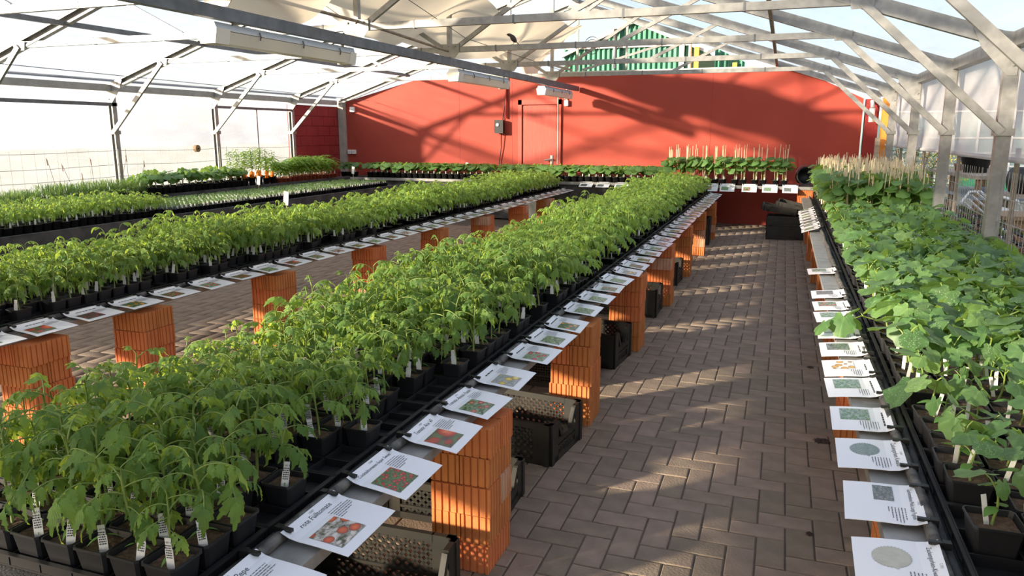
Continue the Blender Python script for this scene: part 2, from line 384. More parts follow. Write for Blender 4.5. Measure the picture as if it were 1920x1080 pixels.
# red back wall
YW = 13.9
mb = MB(); mb.poly([(-8.62, YW, -.03), (-8.62, YW, 2.2), (-6.74, YW, 2.665), (.07, YW, 2.66), (1.17, YW, 2.13), (1.17, YW, -.03)], (0, .2, 0))
wb = struct(part('wall_back', mb, 'red', None), 'red painted back wall')
mb = MB(); mb.box(-6.75, .08, YW-.015, YW+.22, 2.66, 2.685)
part('coping', mb, 'cream', wb)
mb = MB()
for x in (-6.05, -4.95, -1.25): mb.box(x, x+.006, YW-.0015, YW+.01, .0, 2.6)
part('panel_joint', mb, 'red_dark', wb)
d = struct(emp('door_1', (-4.39, YW, 0)), 'red painted door in the back wall')
mb = MB(); mb.box(-.43, -.355, -.035, .02, 0, 2.19); mb.box(.345, .42, -.035, .02, 0, 2.19); mb.box(-.43, .42, -.035, .02, 2.1, 2.19)
part('door_frame', mb, 'red_door', d)
mb = MB(); mb.box(-.335, .33, -.012, .02, .02, 2.085); part('door_leaf', mb, 'red_door', d)
mb = MB(); mb.tube([(.24, -.012, 1.09), (.24, -.07, 1.09), (.12, -.075, 1.07)], .014, 8); mb.box(.215, .265, -.02, -.01, .98, 1.16)
part('door_handle', mb, 'cream', d, True)
# left side block wall and grey post, right block strip
wl = struct(emp('wall_side', (XL, 12.25, 0)), 'dark red concrete block side wall')
mbm = MB(); mbm.box(-.13, -.02, 0, 1.62, 0, 2.1); part('mortar', mbm, 'red_dark', wl)
for r in range(11):
    y0 = -.2 if r % 2 else 0
    while y0 < 1.62:
        a = max(0, y0); b = min(1.62, y0+.4)
        if b-a > .03:
            mb = MB(); mb.box(-.03, 0, a+.004, b-.004, r*.19+.004, r*.19+.186); part('block', mb, 'red_dark', wl)
        y0 += .4
mb = MB(); mb.box(-8.72, -8.6, YW-.12, YW+.02, 0, 2.2)
tag(part('corner_post', mb, 'block', None), 'grey concrete corner post at left end of red wall', 'post')
mb = MB(); mb.box(1.215, 1.42, YW+.02, YW+.2, 0, 2.12)
sb = struct(part('wall_strip', mb, 'red_dark', None), 'narrow dark red block strip right of the back wall')
mb = MB(); mb.box(1.44, 1.57, 13.62, 13.76, 0, 2.13)
tag(part('timber_post', mb, 'orange', None), 'orange painted timber post in the back right corner', 'post')
mb = MB(); mb.box(1.36, 1.43, 13.5, 13.56, 0, 1.5)
tag(part('wooden_batten', mb, 'wood', None), 'short pale wooden batten leaning by the orange post', 'batten')

# ------------------------------------------------------------------ trusses
TZ = 2.5; JL = -7.76; JR = .45; BZ = 1.58
def rz_at(x): return EAVE+SL*(XR-x) if x > RX else EAVE+SL*(x-XL)
def truss(y, label):
    t = emp('roof_truss', (RX, y, 0), label, 'truss', 'galvanised greenhouse trusses')
    def P(name, q, m='galv', sm=False): return part(name, q, m, t, sm)
    o = RX
    for s, xe in ((-1, XL), (1, XR)):
        X = xe-o
        q = MB(); q.chan((X, 0, 0), (X, 0, EAVE-.05), .07, .09, (s, 0, 0)); P('column', q)
        q = MB(); q.chan((X, 0, EAVE), (0, 0, RZ), .06, .10); P('rafter', q)
        q = MB(); q.poly([(X+s*.03, -.034, EAVE+.06), (X-s*.26, -.034, EAVE+.03+.33*.22), (X-s*.2, -.034, EAVE-.03), (X-s*.03, -.034, EAVE-.22), (X+s*.03, -.034, EAVE-.22)], (0, -.006, 0))
        pl = P('eave_gusset', q)
        for bx, bz in ((.0, .02), (.0, -.15), (-.17, .06)):
            c = MB(); c.tube([(X+s*bx, -.04, EAVE+bz), (X+s*bx, -.05, EAVE+bz)], .009, 6); part('bolt', c, 'galv', pl)
        xj = (JL if s < 0 else JR)-o
        q = MB(); q.bar((X-s*.02, -.045, BZ), (xj, -.045, TZ-.02), .03, .055); P('knee_brace', q)
        q = MB(); q.box(X-.06, X+.06, -.055, .05, BZ-.02, BZ+.03); P('brace_collar', q)
        zr = rz_at(JL if s < 0 else JR)
        q = MB(); q.poly([(xj-.07, -.036, TZ-.06), (xj+.07, -.036, TZ-.06), (xj+.09, -.036, zr+.03), (xj-.09, -.036, zr+.03)], (0, -.006, 0)); P('joint_gusset', q)
        # web: diagonal from tie centre to rafter and outer post
        xm = s*1.4
        q = MB(); q.bar((s*.08, 0, TZ+.02), (xm, 0, rz_at(o+xm)-.04), .035, .045); P('web_diagonal', q)
        q = MB(); q.bar((s*1.95, 0, TZ+.02), (s*2.75, 0, rz_at(o+s*2.75)-.04), .03, .04); P('web_diagonal', q)
    q = MB(); q.bar((JL-o, 0, TZ), (JR-o, 0, TZ), .045, .06)
    P('tie_beam', q)
    q = MB()
    for k in range(1, 9):
        xx = (JL-o)+(JR-JL)*k/9+.11; q.box(xx-.008, xx+.008, -.025, .025, TZ-.034, TZ+.034)
    P('tie_clamp', q, 'galv_dark')
    q = MB(); q.bar((0, 0, TZ), (0, 0, RZ-.02), .045, .05, (0, 1, 0)); P('king_post', q)
    q = MB(); q.poly([(-.13, -.03, TZ+.06), (.13, -.03, TZ+.06), (.13, -.03, TZ-.03), (.08, -.03, TZ-.09), (-.08, -.03, TZ-.09), (-.13, -.03, TZ-.03)], (0, -.006, 0)); g = P('centre_gusset', q)
    for bx in (-.08, 0, .08):
        c = MB(); c.tube([(bx, -.036, TZ+.035), (bx, -.048, TZ+.035)], .01, 6); part('bolt', c, 'galv', g)
    q = MB(); q.poly([(-.18, -.03, RZ-.07), (.18, -.03, RZ-.07), (.12, -.03, RZ+.02), (0, -.03, RZ+.06), (-.12, -.03, RZ+.02)], (0, -.006, 0)); P('ridge_gusset', q)
    return t
FY = [.3, 2.4, 4.4, 6.16, 8.15, 10.15, 12.2]
TL = ['truss behind the viewer, out of frame above the near tables', 'truss just above the viewer at the near table ends', 'nearest visible galvanised truss, its brace crossing the top right corner',
      'second visible truss, its gusset above the long lamp', 'third visible truss with a small bird on its tie', 'fourth visible truss above the second lamp', 'farthest galvanised truss, just before the red wall']
for y, l in zip(FY, TL): truss(y, l)
# gable frame at the wall (open triangle above the wall)
g = emp('gable_frame', (RX, 13.8, 0), 'galvanised gable frame standing above the red wall', 'frame')
for s, xe in ((-1, XL), (1, XR)):
    q = MB(); q.chan((xe-RX, 0, EAVE), (0, 0, RZ), .05, .09); part('rafter', q, 'galv', g)
    q = MB(); q.bar((s*.9, 0, 2.69), (s*.9, 0, rz_at(RX+s*.9)-.03), .04, .04, (0, 1, 0)); part('stud', q, 'galv', g)
    q = MB(); q.bar((s*.1, 0, 2.7), (s*1.9, 0, rz_at(RX+s*1.9)-.04), .035, .04); part('web_diagonal', q, 'galv', g)
q = MB(); q.bar((0, 0, 2.69), (0, 0, RZ-.03), .04, .045, (0, 1, 0)); part('king_post', q, 'galv', g)
q = MB(); q.poly([(-.2, -.03, RZ-.09), (.2, -.03, RZ-.09), (.13, -.03, RZ+.02), (0, -.03, RZ+.06), (-.13, -.03, RZ+.02)], (0, -.006, 0)); part('ridge_gusset', q, 'galv', g)
# longitudinal members
def longbar(name, x, z, w, h, m, label, cat, ya=-8., yb=13.85, tilt=0):
    q = MB(); q.bar((0, ya, 0), (0, yb, 0), w, h); o = part(name, q, m, None, loc=(x, 0, z)); o.rotation_euler = (0, tilt, 0); return tag(o, label, cat)
lb = longbar('lamp_beam', RX, TZ-.13, .06, .085, 'galv_dark', 'long dark steel beam carrying the three lamps', 'beam')
longbar('roof_purlin', -7.1, rz_at(-7.1)-.03, .045, .05, 'galv_dark', 'dark purlin running along the left roof slope', 'purlin')
longbar('roof_purlin', -.21, rz_at(-.21)-.03, .035, .045, 'rusty', 'rusty purlin running along the right roof slope', 'purlin')
longbar('ridge_purlin', RX, RZ+.03, .06, .06, 'galv', 'galvanised ridge purlin at the roof top', 'purlin')
longbar('eave_beam', XL+.0, EAVE+.0, .10, .085, 'block', 'grey brown eave beam above the left film wall', 'beam', yb=13.7)
longbar('eave_rail', XL+.02, EAVE+.1, .03, .03, 'galv_dark', 'thin dark rail just above the left eave beam', 'rail', yb=13.7)
longbar('eave_beam', XR+.03, EAVE+.02, .09, .10, 'galv', 'galvanised eave beam above the right film wall', 'beam', yb=13.7)
longbar('film_rail', XL+.03, 1.96, .03, .045, 'galv_dark', 'dark film rail between the nearest left columns', 'rail', 3, 8.2)
longbar('film_rail', XL+.03, 1.99, .03, .04, 'galv_dark', 'dark film rail between the two farthest left columns', 'rail', 10.2, 12.2)
q = MB(); q.bar((XL+.03, 11.15, 0), (XL+.03, 11.15, 1.98), .03, .03, (0, 1, 0))
tag(part('wall_stud', q, 'galv', None), 'slim galvanised stud in the last left film bay', 'post')
q = MB(); q.tube([(RX-.02, 2.5, TZ+.07), (RX, 4.4, TZ+.06), (RX+.02, 6.2, TZ+.045), (RX+.05, 8.0, TZ-.03)], .014, 6)
tag(part('cable_conduit', q, 'rusty', None, True), 'brown cable conduit lying above the lamp beam', 'conduit')
for y0, l in ((2.6, 'thin'),):
    q = MB(); q.tube([(-7.6, -2, 2.33), (-7.9, 5.9, 2.3), (-8.0, 13.8, 2.22)], .004, 4)
    tag(part('span_wire', q, 'galv_dark', None), 'thin wire stretched along the left roof slope', 'wire')
    q = MB(); q.tube([(-2.6, 2, 2.95), (RX+.2, 8.15, 2.62), (RX+.3, 13.8, 2.5)], .004, 4)
    tag(part('span_wire', q, 'galv_dark', None), 'thin wire sagging in front of the shade cloth', 'wire')
q = MB(); q.tube([(-2.45+.1*math.cos(a*.35), 10.0, 2.66+.1*math.sin(a*.35)+.002*a) for a in range(38)], .005, 5)
tag(part('wire_coil', q, 'galv_dark', None, True), 'loose wire coil hanging beside the shade cloth', 'wire coil')

# shade cloth bunched under the ridge
def cloth(ya, yb, xa, xb, seed, low, amp=.22, ny=None, wav=1., taper=0.):
    rg = random.Random(seed); q = MB(); ny = ny or int((yb-ya)*9); nx = 30; vs = []
    ph = [rg.uniform(0, 6.28) for _ in range(8)]
    for j in range(ny+1):
        t = j/ny; y = ya+(yb-ya)*t
        e0 = xa+wav*(.25*math.sin(y*1.7+ph[0])+.12*math.sin(y*4.3+ph[1])); e1 = xb+.2*math.sin(y*1.3+ph[2])-taper*max(0, y-10.8)/2.5
        for i in range(nx+1):
            u = i/nx; x = e0+(e1-e0)*u
            top = rz_at(x)-.12
            hang = low-.16*abs(math.sin(PI*(y-.1)/2.03))*math.sin(PI*u)+.10*math.sin(y*.9+ph[3])+.05*math.sin(y*3.1+u*6+ph[4])+.012*math.sin(y*9+u*13+ph[5])
            z = min(top, hang+amp*2.4*abs(u-.4)**1.4+.05*math.sin(u*9+math.sin(y*1.1)*1.8))
            vs.append((x+.03*math.sin(y*7+u*12), y, z))
    q.add(vs, [(j*(nx+1)+i, j*(nx+1)+i+1, (j+1)*(nx+1)+i+1, (j+1)*(nx+1)+i) for j in range(ny) for i in range(nx)])
    return q
sc = part('shade_cloth', cloth(5.6, 13.6, -4.85, -3.0, 11, 2.78, .22, taper=.75), 'cloth', None, True)
tag(sc, 'cream shade cloth bunched up under the ridge', 'shade cloth')
sc2 = part('shade_cloth', cloth(-2.2, 5.5, -4.85, -2.9, 5, 2.74, .16), 'cloth', None, True)
sun_blocker = part('shade_cloth', cloth(-10, -3.3, -7.42, -2.6, 8, 2.80, .16, wav=.2), 'cloth', None, True)  # unseen cloth, added so the foreground plants fall in shade
tag(sun_blocker, 'unseen cloth added behind the viewer to shade the foreground plants', 'shade cloth')
tag(sc2, 'near end of the cream shade cloth, mostly above the frame', 'shade cloth')

# lamps under the beam
def lamp(y0, y1, label):
    L = y1-y0; t = emp('tube_lamp', (RX-.07, y0, TZ-.32), label, 'lamp', 'lamps under the dark beam')
    q = MB(); q.poly([(-.075, .0, .085), (.075, 0, .085), (.055, 0, .135), (-.055, 0, .135)], (0, L, 0)); part('housing', q, 'lamp_body', t)
    q = MB(); q.poly([(-.072, .12, .08), (.072, .12, .08), (.055, .12, .0), (-.055, .12, .0)], (0, L-.2, 0)); part('diffuser', q, 'diffuser', t)
    for a, b in ((-.01, .13), (L-.085, L+.01)):
        q = MB(); q.poly([(-.082, a, .095), (.082, a, .095), (.062, a, -.006), (-.062, a, -.006)], (0, b-a, 0)); part('end_cap', q, 'lamp_cap', t)
    for k in (.25, .55, .85):
        q = MB(); q.tube([(.08, L*k, .11), (.09, L*k, .08), (.082, L*k, .055)], .006, 5); part('clip', q, 'galv_dark', t)
    for k in (.1, .9):
        q = MB(); q.bar((.05, L*k, .13), (.06, L*k, .17), .02, .02, (0, 1, 0)); part('hanger', q, 'galv_dark', t)
lamp(4.33, 6.1, 'longest looking tube lamp, nearest on the dark beam')
lamp(8.4, 10.15, 'middle tube lamp under the dark beam')
lamp(11.85, 13.5, 'farthest tube lamp under the beam, above the red door')

# small things on the red wall
t = emp('thermostat_box', (-5.19, YW, 1.57), 'black control box with round dial on the red wall', 'control box')
q = MB(); q.box(-.11, .02, -.05, 0, .02, .25); part('mount_plate', q, 'dark', t)
q = MB(); q.box(-.07, .1, -.13, -.04, 0, .25); b = part('casing', q, 'dark', t)
q = MB(); q.tube([(-.01, -.13, .16), (-.01, -.145, .16)], .03, 14); part('dial', q, 'lamp_body', b)
q = MB(); q.tube([(-5.13, YW-.03, 1.82), (-5.09, YW-.02, 2.1), (-5.06, YW-.015, 2.62)], .009, 6); q.tube([(-5.15, YW-.06, 1.57), (-5.16, YW-.04, 1.3), (-5.2, YW-.03, 1.05), (-5.22, YW-.03, .75)], .009, 6)
q.tube([(-5.1, YW-.1, 1.6), (-5.05, YW-.05, 1.55), (-4.99, YW-.03, 1.58)], .007, 6)
tag(part('cable', q, 'dark', None, True), 'black cable running down past the control box', 'cable')
q = MB(); q.tube([(-5.06, YW-.035, 1.85), (-5.06, YW-.035, 2.64)], .018, 8)
tag(part('conduit_pipe', q, 'red_dark', None, True), 'dark red pipe on the wall above the control box', 'pipe')
t = emp('pull_switch', (-3.87, YW, 2.07), 'small white switch box on the wall beside the door', 'switch')
q = MB(); q.box(-.035, .035, -.06, 0, 0, .1); part('casing', q, 'lamp_cap', t)
q = MB(); q.tube([(0, -.03, .1), (0, -.03, .3)], .01, 6); part('cable', q, 'lamp_cap', t)
q = MB(); q.tube([(-.16, -.04, -1.07), (-.16, -.04, .29)], .007, 6); part('hanging_cord', q, 'lamp_cap', t)
for k, l in enumerate(('left one of two white wall sockets by the corner post', 'right one of two white wall sockets by the corner post')):
    t = emp('wall_socket', (-8.53+.1*k, YW, 1.15), l, 'socket', 'white sockets')
    q = MB(); q.box(-.04, .04, -.05, 0, 0, .085); part('casing', q, 'white', t)
    q = MB(); q.tube([(0, -.05, .042), (0, -.056, .042)], .024, 12); part('outlet', q, 'lamp_body', t)
t = emp('alarm_box', (-8.43, YW, 2.0), 'small white box high on the red wall left end', 'box')
q = MB(); q.box(-.05, .05, -.05, 0, 0, .1); part('casing', q, 'white', t); q = MB(); q.box(-.03, .03, -.056, -.05, .03, .06); part('grille', q, 'lamp_body', t)
t = emp('wall_lamp', (1.3, YW-.05, 1.75), 'white cylindrical lamp beside the orange post', 'lamp')
q = MB(); q.cyl((0, -.08, 0), .045, .045, .22, 14); part('shade', q, 'white', t, True); q = MB(); q.tube([(0, -.08, .22), (0, -.03, .32), (0, .05, .33)], .03, 8); part('elbow', q, 'cream', t, True)
t = emp('camera_dome', (1.56, 13.2, 1.78), 'small grey dome camera hanging by the orange post', 'camera')
q = MB(); q.lathe([(0, .06), (.05, .06), (.065, 0), (.05, -.05), (0, -.07)], 14); part('dome', q, 'dark', t, True); q = MB(); q.cyl((0, 0, .05), .07, .06, .05, 14); part('housing', q, 'lamp_body', t, True)
# disc weight hanging at the left film
t = emp('hanging_disc', (XL+.06, 9.6, 1.34), 'brown round disc fixed to the left film wall', 'disc')
q = MB(); q.tube([(0, 0, 0), (.05, 0, 0)], .055, 16); part('disc', q, 'wood2', t); q = MB(); q.tube([(.05, 0, 0), (.08, -.02, 0)], .012, 6); part('knob', q, 'dark', t)

# bird on the third visible truss
def ell(q, c, r, rot=(0, 0, 0), n=10, mi=0):
    R = Euler(rot).to_matrix(); vs = []; fs = []; m = 7
    for i in range(m+1):
        th = PI*i/m
        for k in range(n):
            an = 2*PI*k/n; vs.append(Vector(c)+R @ Vector((r[0]*math.sin(th)*math.cos(an), r[1]*math.sin(th)*math.sin(an), r[2]*math.cos(th))))
    for i in range(m):
        for k in range(n): fs.append((i*n+k, i*n+(k+1) % n, (i+1)*n+(k+1) % n, (i+1)*n+k))
    q.add(vs, fs, mi)
t = emp('small_bird', (-2.885, 8.15, TZ+.03), 'small dark bird perched on the tie of a roof truss', 'bird')
t.scale = (1.15, 1.15, 1.15)
q = MB()   # one continuous body: lathe along a tilted axis from tail root to head, bent forward at the neck
rings = [(-.042, .004), (-.034, .014), (-.02, .021), (0, .0255), (.02, .0245), (.034, .019), (.042, .0165), (.052, .0175), (.062, .0155), (.07, .009), (.073, .002)]
vs = []; n = 12
for a, r in rings:
    cx = -a*.62-(max(0, a-.04)*.6); cz = .052+a*.78-(max(0, a-.04)*.25)
    for k in range(n):
        an = 2*PI*k/n; vs.append((cx+r*math.cos(an)*.78, r*math.sin(an)*.95, cz+r*math.cos(an)*.62))
q.add(vs, [(i*n+k, i*n+(k+1) % n, (i+1)*n+(k+1) % n, (i+1)*n+k) for i in range(len(rings)-1) for k in range(n)])
bd = part('body', q, 'bird_back', t, True)
q = MB(); q.poly([(.022, -.008, .026), (.022, .008, .026), (.062, .011, -.012), (.062, -.011, -.012)], (.004, 0, .004)); part('tail', q, 'bird_belly', t)
q = MB(); q.tube([(-.063, 0, .096), (-.078, 0, .092)], [.004, .0006], 6); part('beak', q, 'dark', t)
for s in (-1, 1):
    q = MB(); q.tube([(.004, s*.009, .034), (0, s*.01, .012), (-.002, s*.01, .0)], .0016, 5)
    for a in (-.4, 0, .4): q.tube([(-.002, s*.01, .002), (-.018, s*.01+a*.015, .0015)], .0013, 4)
    part('leg', q, 'dark', t)
    q = MB(); ell(q, (.006, s*.021, .054), (.010, .004, .032), (0, rad(-38), 0)); part('wing', q, 'bird_back', t, True)
    q = MB(); ell(q, (-.052, s*.0125, .098), (.0025, .0015, .0025)); part('eye', q, 'dark', t, True)

# ------------------------------------------------------------------ tables and brick pillars
ZT = .59
def brick_mesh(lx, ly, h, m, gx, gy):
    pts = []
    def side(p, d, nrm, L, n):
        g = L/n*.26; dep = .006
        for k in range(n):
            c = L*(k+.5)/n if n > 1 else L/2
            for a, e in ((c-g/2, 0), (c-g/2+.001, dep), (c+g/2-.001, dep), (c+g/2, 0)): pts.append((p[0]+d[0]*a-nrm[0]*e, p[1]+d[1]*a-nrm[1]*e))
    x = lx/2-.002; y = ly/2-.002
    side((-x, -y), (1, 0), (0, -1), 2*x, gx); side((x, -y), (0, 1), (1, 0), 2*y, gy)
    side((x, y), (-1, 0), (0, 1), 2*x, gx); side((-x, y), (0, -1), (-1, 0), 2*y, gy)
    # insert the corners
    full = []; n4 = [gx*4, gy*4, gx*4, gy*4]; cs = [(-x, -y), (x, -y), (x, y), (-x, y)]; i = 0
    for k in range(4): full.append(cs[k]); full += pts[i:i+n4[k]]; i += n4[k]
    q = MB(); q.poly([(a, b, .0015) for a, b in full], (0, 0, h-.003))
    return q.mesh('brick', m)
BH = .112
bm = {}
for m in ('brick', 'lime'):
    bm[m, 0] = brick_mesh(.116, .234, BH, m, 4, 8); bm[m, 1] = brick_mesh(.234, .116, BH, m, 8, 4)
def pillar(x, y, label, courses=5, rg=R0, z0=0, group='stacked brick pillars'):
    t = emp('brick_pillar', (x, y, z0), label, 'brick pillar', group)
    for c in range(courses):
        o = rg.randint(0, 1); jx = rg.uniform(-.006, .006); jy = rg.uniform(-.006, .006); rz = rg.uniform(-.03, .03)
        for s in (-1, 1):
            m = 'lime' if rg.random() < .13 else 'brick'
            ob('brick', bm[m, o], t, (jx+(s*.0585 if o == 0 else 0), jy+(s*.0585 if o else 0), c*BH), (0, 0, rz+rg.uniform(-.01, .01)))
MPY = [2.42, 3.93, 5.44, 7.03, 8.55, 10.13, 11.72]
for k, y in enumerate(MPY): pillar(-1.022, y, f'brick pillar under the middle table walkway edge, {od(k+1)} from the viewer')
RPY = [2.42, 4.07, 5.6, 7.1, 8.65, 10.15, 11.7]
for k, y in enumerate(RPY): pillar(.47, y, f'brick pillar under the right table, {od(k+1)} from the viewer')
LPY = [2.65, 3.36, 4.6, 6.0, 7.4, 8.8, 10.2, 11.5]
for k, y in enumerate(LPY): pillar(-3.53, y, f'brick pillar under the left sign-lined table, {od(k+1)} from the viewer')
pillar(.36, 13.2, 'tall brick pillar under the right end of the back bench', 6)
pillar(-3.2, 13.25, 'brick pillar under the middle of the back bench', 6)

def table(name, x0, x1, y0, y1, z, side, label, skirt=False, legs=()):
    t = emp(name, ((x0+x1)/2, y0, 0), label, 'table'); w = (x1-x0)/2; L = y1-y0
    q = MB(); ny = int(L*6); nx = 6; vs = []
    rg = random.Random(int(x0*100))
    for j in range(ny+1):
        for i in range(nx+1): vs.append((-w+2*w*i/nx, L*j/ny, z-.004+rg.uniform(-.003, .003)))
    q.add(vs, [(j*(nx+1)+i, j*(nx+1)+i+1, (j+1)*(nx+1)+i+1, (j+1)*(nx+1)+i) for j in range(ny) for i in range(nx)])
    part('ground_fabric', q, 'fabric', t, True)
    q = MB(); q.box(-w, w, 0, L, z-.03, z-.012); part('table_board', q, 'wood', t)
    for lx, ly in legs:
        q = MB(); q.box(-.05, .05, -.05, .05, 0, z-.03); q.box(-.08, .08, -.08, .08, 0, .03); part('leg', q, 'wood', t, loc=(lx-(x0+x1)/2, ly-y0, 0))
    for s in (side,):
        e = s*w
        if skirt:
            q = MB(); m = int(L*5); vs = [(e+s*(.06+.012*math.sin(k*1.9)), L*k/m, zz) for k in range(m+1) for zz in (.02, z+.008)]; q.add(vs, [(2*k, 2*k+2, 2*k+3, 2*k+1) for k in range(m)]); q.add([(e, 0, z+.008), (e, L, z+.008), (e+s*.06, L, z+.008), (e+s*.06, 0, z+.008)], [(0, 1, 2, 3)]); part('hanging_fabric', q, 'fabric', t, True); continue
        q = MB(); q.poly([(e-s*.02, 0, z-.03), (e+s*.11, 0, z-.03), (e+s*.11, 0, z+.004), (e-s*.02, 0, z+.004)] if s > 0 else [(e+.02, 0, z+.004), (e-.11, 0, z+.004), (e-.11, 0, z-.03), (e+.02, 0, z-.03)], (0, L, 0)); part('edge_beam', q, 'galv', t)
        q = MB(); n = int(L*4); q.tube([(e+s*.004*math.sin(k*1.7), L*k/n, z+.02+.004*math.sin(k*2.3)) for k in range(n+1)], .016, 8); part('edge_tube', q, 'tube', t, True)
        q = MB(); q.tube([(e-s*.03+.006*math.sin(k*.9), L*k/n, z+.005) for k in range(n+1)], .014, 6); part('fabric_fold', q, 'fabric', t, True)
    return t
table('plant_table', -1.98, -1.10, .78, 13.02, ZT, 1, 'middle plant table on brick pillars left of the walkway')
table('plant_table', .41, 1.38, .6, 12.5, ZT, -1, 'right plant table along the open film wall', legs=[(1.28, y) for y in (1.5, 4.5, 7.5, 10.5)])
table('plant_table', -4.50, -3.63, 1.2, 13.02, ZT, 1, 'left plant table beyond the second aisle, lined with signs', legs=[(-4.42, y) for y in (3.3, 7.5, 11)])
table('plant_table', -7.65, -6.6, 2.5, 12.3, .65, 1, 'third plant table holding tiny tagged seedlings', True, [(-7.1, y) for y in (3, 5.2, 7.4, 9.6, 11.8)])
table('wall_bench', -8.6, -8.0, 3.0, 12.9, .745, 1, 'narrow bench along the left film wall', True, [(-8.33, y) for y in (3.4, 6, 8.5, 11)])
# back bench runs across
t = emp('back_bench', (-3.9, 13.1, 0), 'long bench across the foot of the red wall', 'bench')
q = MB(); q.box(-4.4, 4.42, 0, .68, .69, .72); part('bench_top', q, 'fabric', t)
q = MB(); q.box(-4.4, 4.42, -.03, .0, .675, .725); part('front_rail', q, 'galv', t)
q = MB(); q.add([(-4.4+k*.1, .012+.01*math.sin(k*1.7), z) for k in range(73) for z in (.02, .69)], [(2*k, 2*k+2, 2*k+3, 2*k+1) for k in range(72)]); part('hanging_fabric', q, 'fabric', t, True)  # skirt added to keep the sun off the wall below the bench
for x in (-4.2, -2.2, .2, 3.1):
    if x not in (3.1,):
        q = MB(); q.box(x, x+.06, .05, .11, 0, .69); part('leg', q, 'wood', t)

# far-side pillars seen beneath the tables
for k, y in enumerate((2.42, 3.93, 5.44, 7.03, 8.55, 10.13, 11.72)):
    pillar(-1.85, y, f'brick pillar under the middle table aisle side, {od(k+1)} from the viewer')
# ------------------------------------------------------------------ crates
def crate(loc, rz, label, size=(.56, .38, .22), tilt=(0, 0), lat=True, group='black harvest crates'):
    lx, ly, h = size; t = emp('plastic_crate', loc, label, 'crate', group, rz); t.rotation_euler = (tilt[0], tilt[1], rz)
    q = MB(); x = lx/2; y = ly/2
    n = 9
    for k in range(n+1):
        a = -x+lx*k/n; q.box(a-.006, a+.006, -y, y, 0, .012)
    for k in range(7):
        a = -y+ly*k/6; q.box(-x, x, a-.006, a+.006, 0, .012)
    q.box(-x, x, -y, y, .001, .006)
    part('base', q, 'crate', t)
    def side(p0, p1, dip, name='side_panel'):
        p0 = Vector(p0); p1 = Vector(p1); d = p1-p0; L = d.length; d.normalize(); nn = Vector((d.y, -d.x, 0)); q = MB()
        def B(a, b, z0, z1, th=.012):
            c0 = p0+d*a; c1 = p0+d*b
            vs = [c0-nn*th/2, c1-nn*th/2, c1+nn*th/2, c0+nn*th/2]
            q.add([v+Vector((0, 0, z0)) for v in vs]+[v+Vector((0, 0, z1)) for v in vs], [(3,2,1,0),(4,5,6,7),(0,1,5,4),(1,2,6,5),(2,3,7,6),(3,0,4,7)])
        low = h*.55 if dip else h
        B(0, .085, 0, h, .02); B(L-.085, L, 0, h, .02)
        B(0, L, 0, .03, .02); B(.08, L-.08, low-.03, low, .02); B(0, L, h*.3, h*.3+.012, .018)
        B(0, .03, 0, h, .03); B(L-.03, L, 0, h, .03)
        if dip:
            for a, b in ((.085, .14), (L-.085, L-.14)):
                q.bar(p0+d*a+Vector((0, 0, h-.012)), p0+d*b+Vector((0, 0, low-.012)), .02, .024)
        if not lat: B(.08, L-.08, .025, low-.02, .006)
        if lat:
            st = .034; zz0 = .03; zz1 = low-.03; hh = zz1-zz0; k = -hh
            while k < L:
                for sg in (1, -1):
                    a0, a1 = (k, k+hh) if sg > 0 else (k+hh, k)
                    z0, z1 = zz0, zz1
                    lo, hi = min(a0, a1), max(a0, a1)
                    if lo < .08:
                        f = (.08-lo)/hh
                        if sg > 0: a0, z0 = .08, zz0+f*hh
                        else: a1, z1 = .08, zz1-f*hh
                    if hi > L-.08:
                        f = (hi-(L-.08))/hh
                        if sg > 0: a1, z1 = L-.08, zz1-f*hh
                        else: a0, z0 = L-.08, zz0+f*hh
                    if abs(a1-a0) > .004 and .0 < min(a0, a1) and lo < L-.08 and hi > .08:
                        q.bar(p0+d*a0+Vector((0, 0, z0)), p0+d*a1+Vector((0, 0, z1)), .006, .011)
                k += st
        part(name, q, 'crate', t)
    side((-x, -y, 0), (x, -y, 0), False); side((x, y, 0), (-x, y, 0), False)
    side((x, -y, 0), (x, y, 0), True, 'end_panel'); side((-x, y, 0), (-x, -y, 0), True, 'end_panel')
    return t
crate((-1.24, 1.93, 0), .03, 'open black crate on the paving below the nearest hanging signs', (.56, .40, .23))
crate((-1.25, 2.76, 0), .02, 'black crate tucked right behind the nearest brick pillar', (.5, .36, .17))
crate((-1.24, 3.48, 0), -.12, 'black lattice crate standing before the second brick pillar', (.6, .39, .21))
crate((-1.28, 5.08, 0), -.1, 'black crate with pale scraps before the third brick pillar', (.6, .38, .24))
crate((-1.42, 4.55, 0), 0, 'lower crate of the stack between second and third pillar', (.56, .38, .22))
crate((-1.42, 4.55, .222), .03, 'upper crate of the stack between second and third pillar', (.56, .38, .22))
crate((-1.25, 6.6, 0), .02, 'black crate before the fourth brick pillar', (.56, .38, .24))
crate((-1.26, 8.1, 0), -.02, 'black crate before the fifth brick pillar', (.56, .38, .24))
crate((-1.2, 11.2, 0), .05, 'black crate before the last brick pillar', (.5, .36, .22), lat=False)
crate((-1.2, 11.2, .222), .02, 'second crate stacked before the last brick pillar', (.5, .36, .16), lat=False)
crate((.08, 12.15, 0), .03, 'bottom crate of the stack at the walkway end', (.5, .38, .2), lat=False)
crate((.08, 12.16, .203), -.02, 'middle crate of the stack at the walkway end', (.5, .38, .15), lat=False)
crate((-.02, 12.13, .40), .1, 'left tilted crate on top of the walkway end stack', (.46, .36, .10), (0, .16), lat=False)
crate((.17, 12.2, .415), -.1, 'right tilted crate on top of the walkway end stack', (.46, .36, .12), (.04, .22), lat=False)
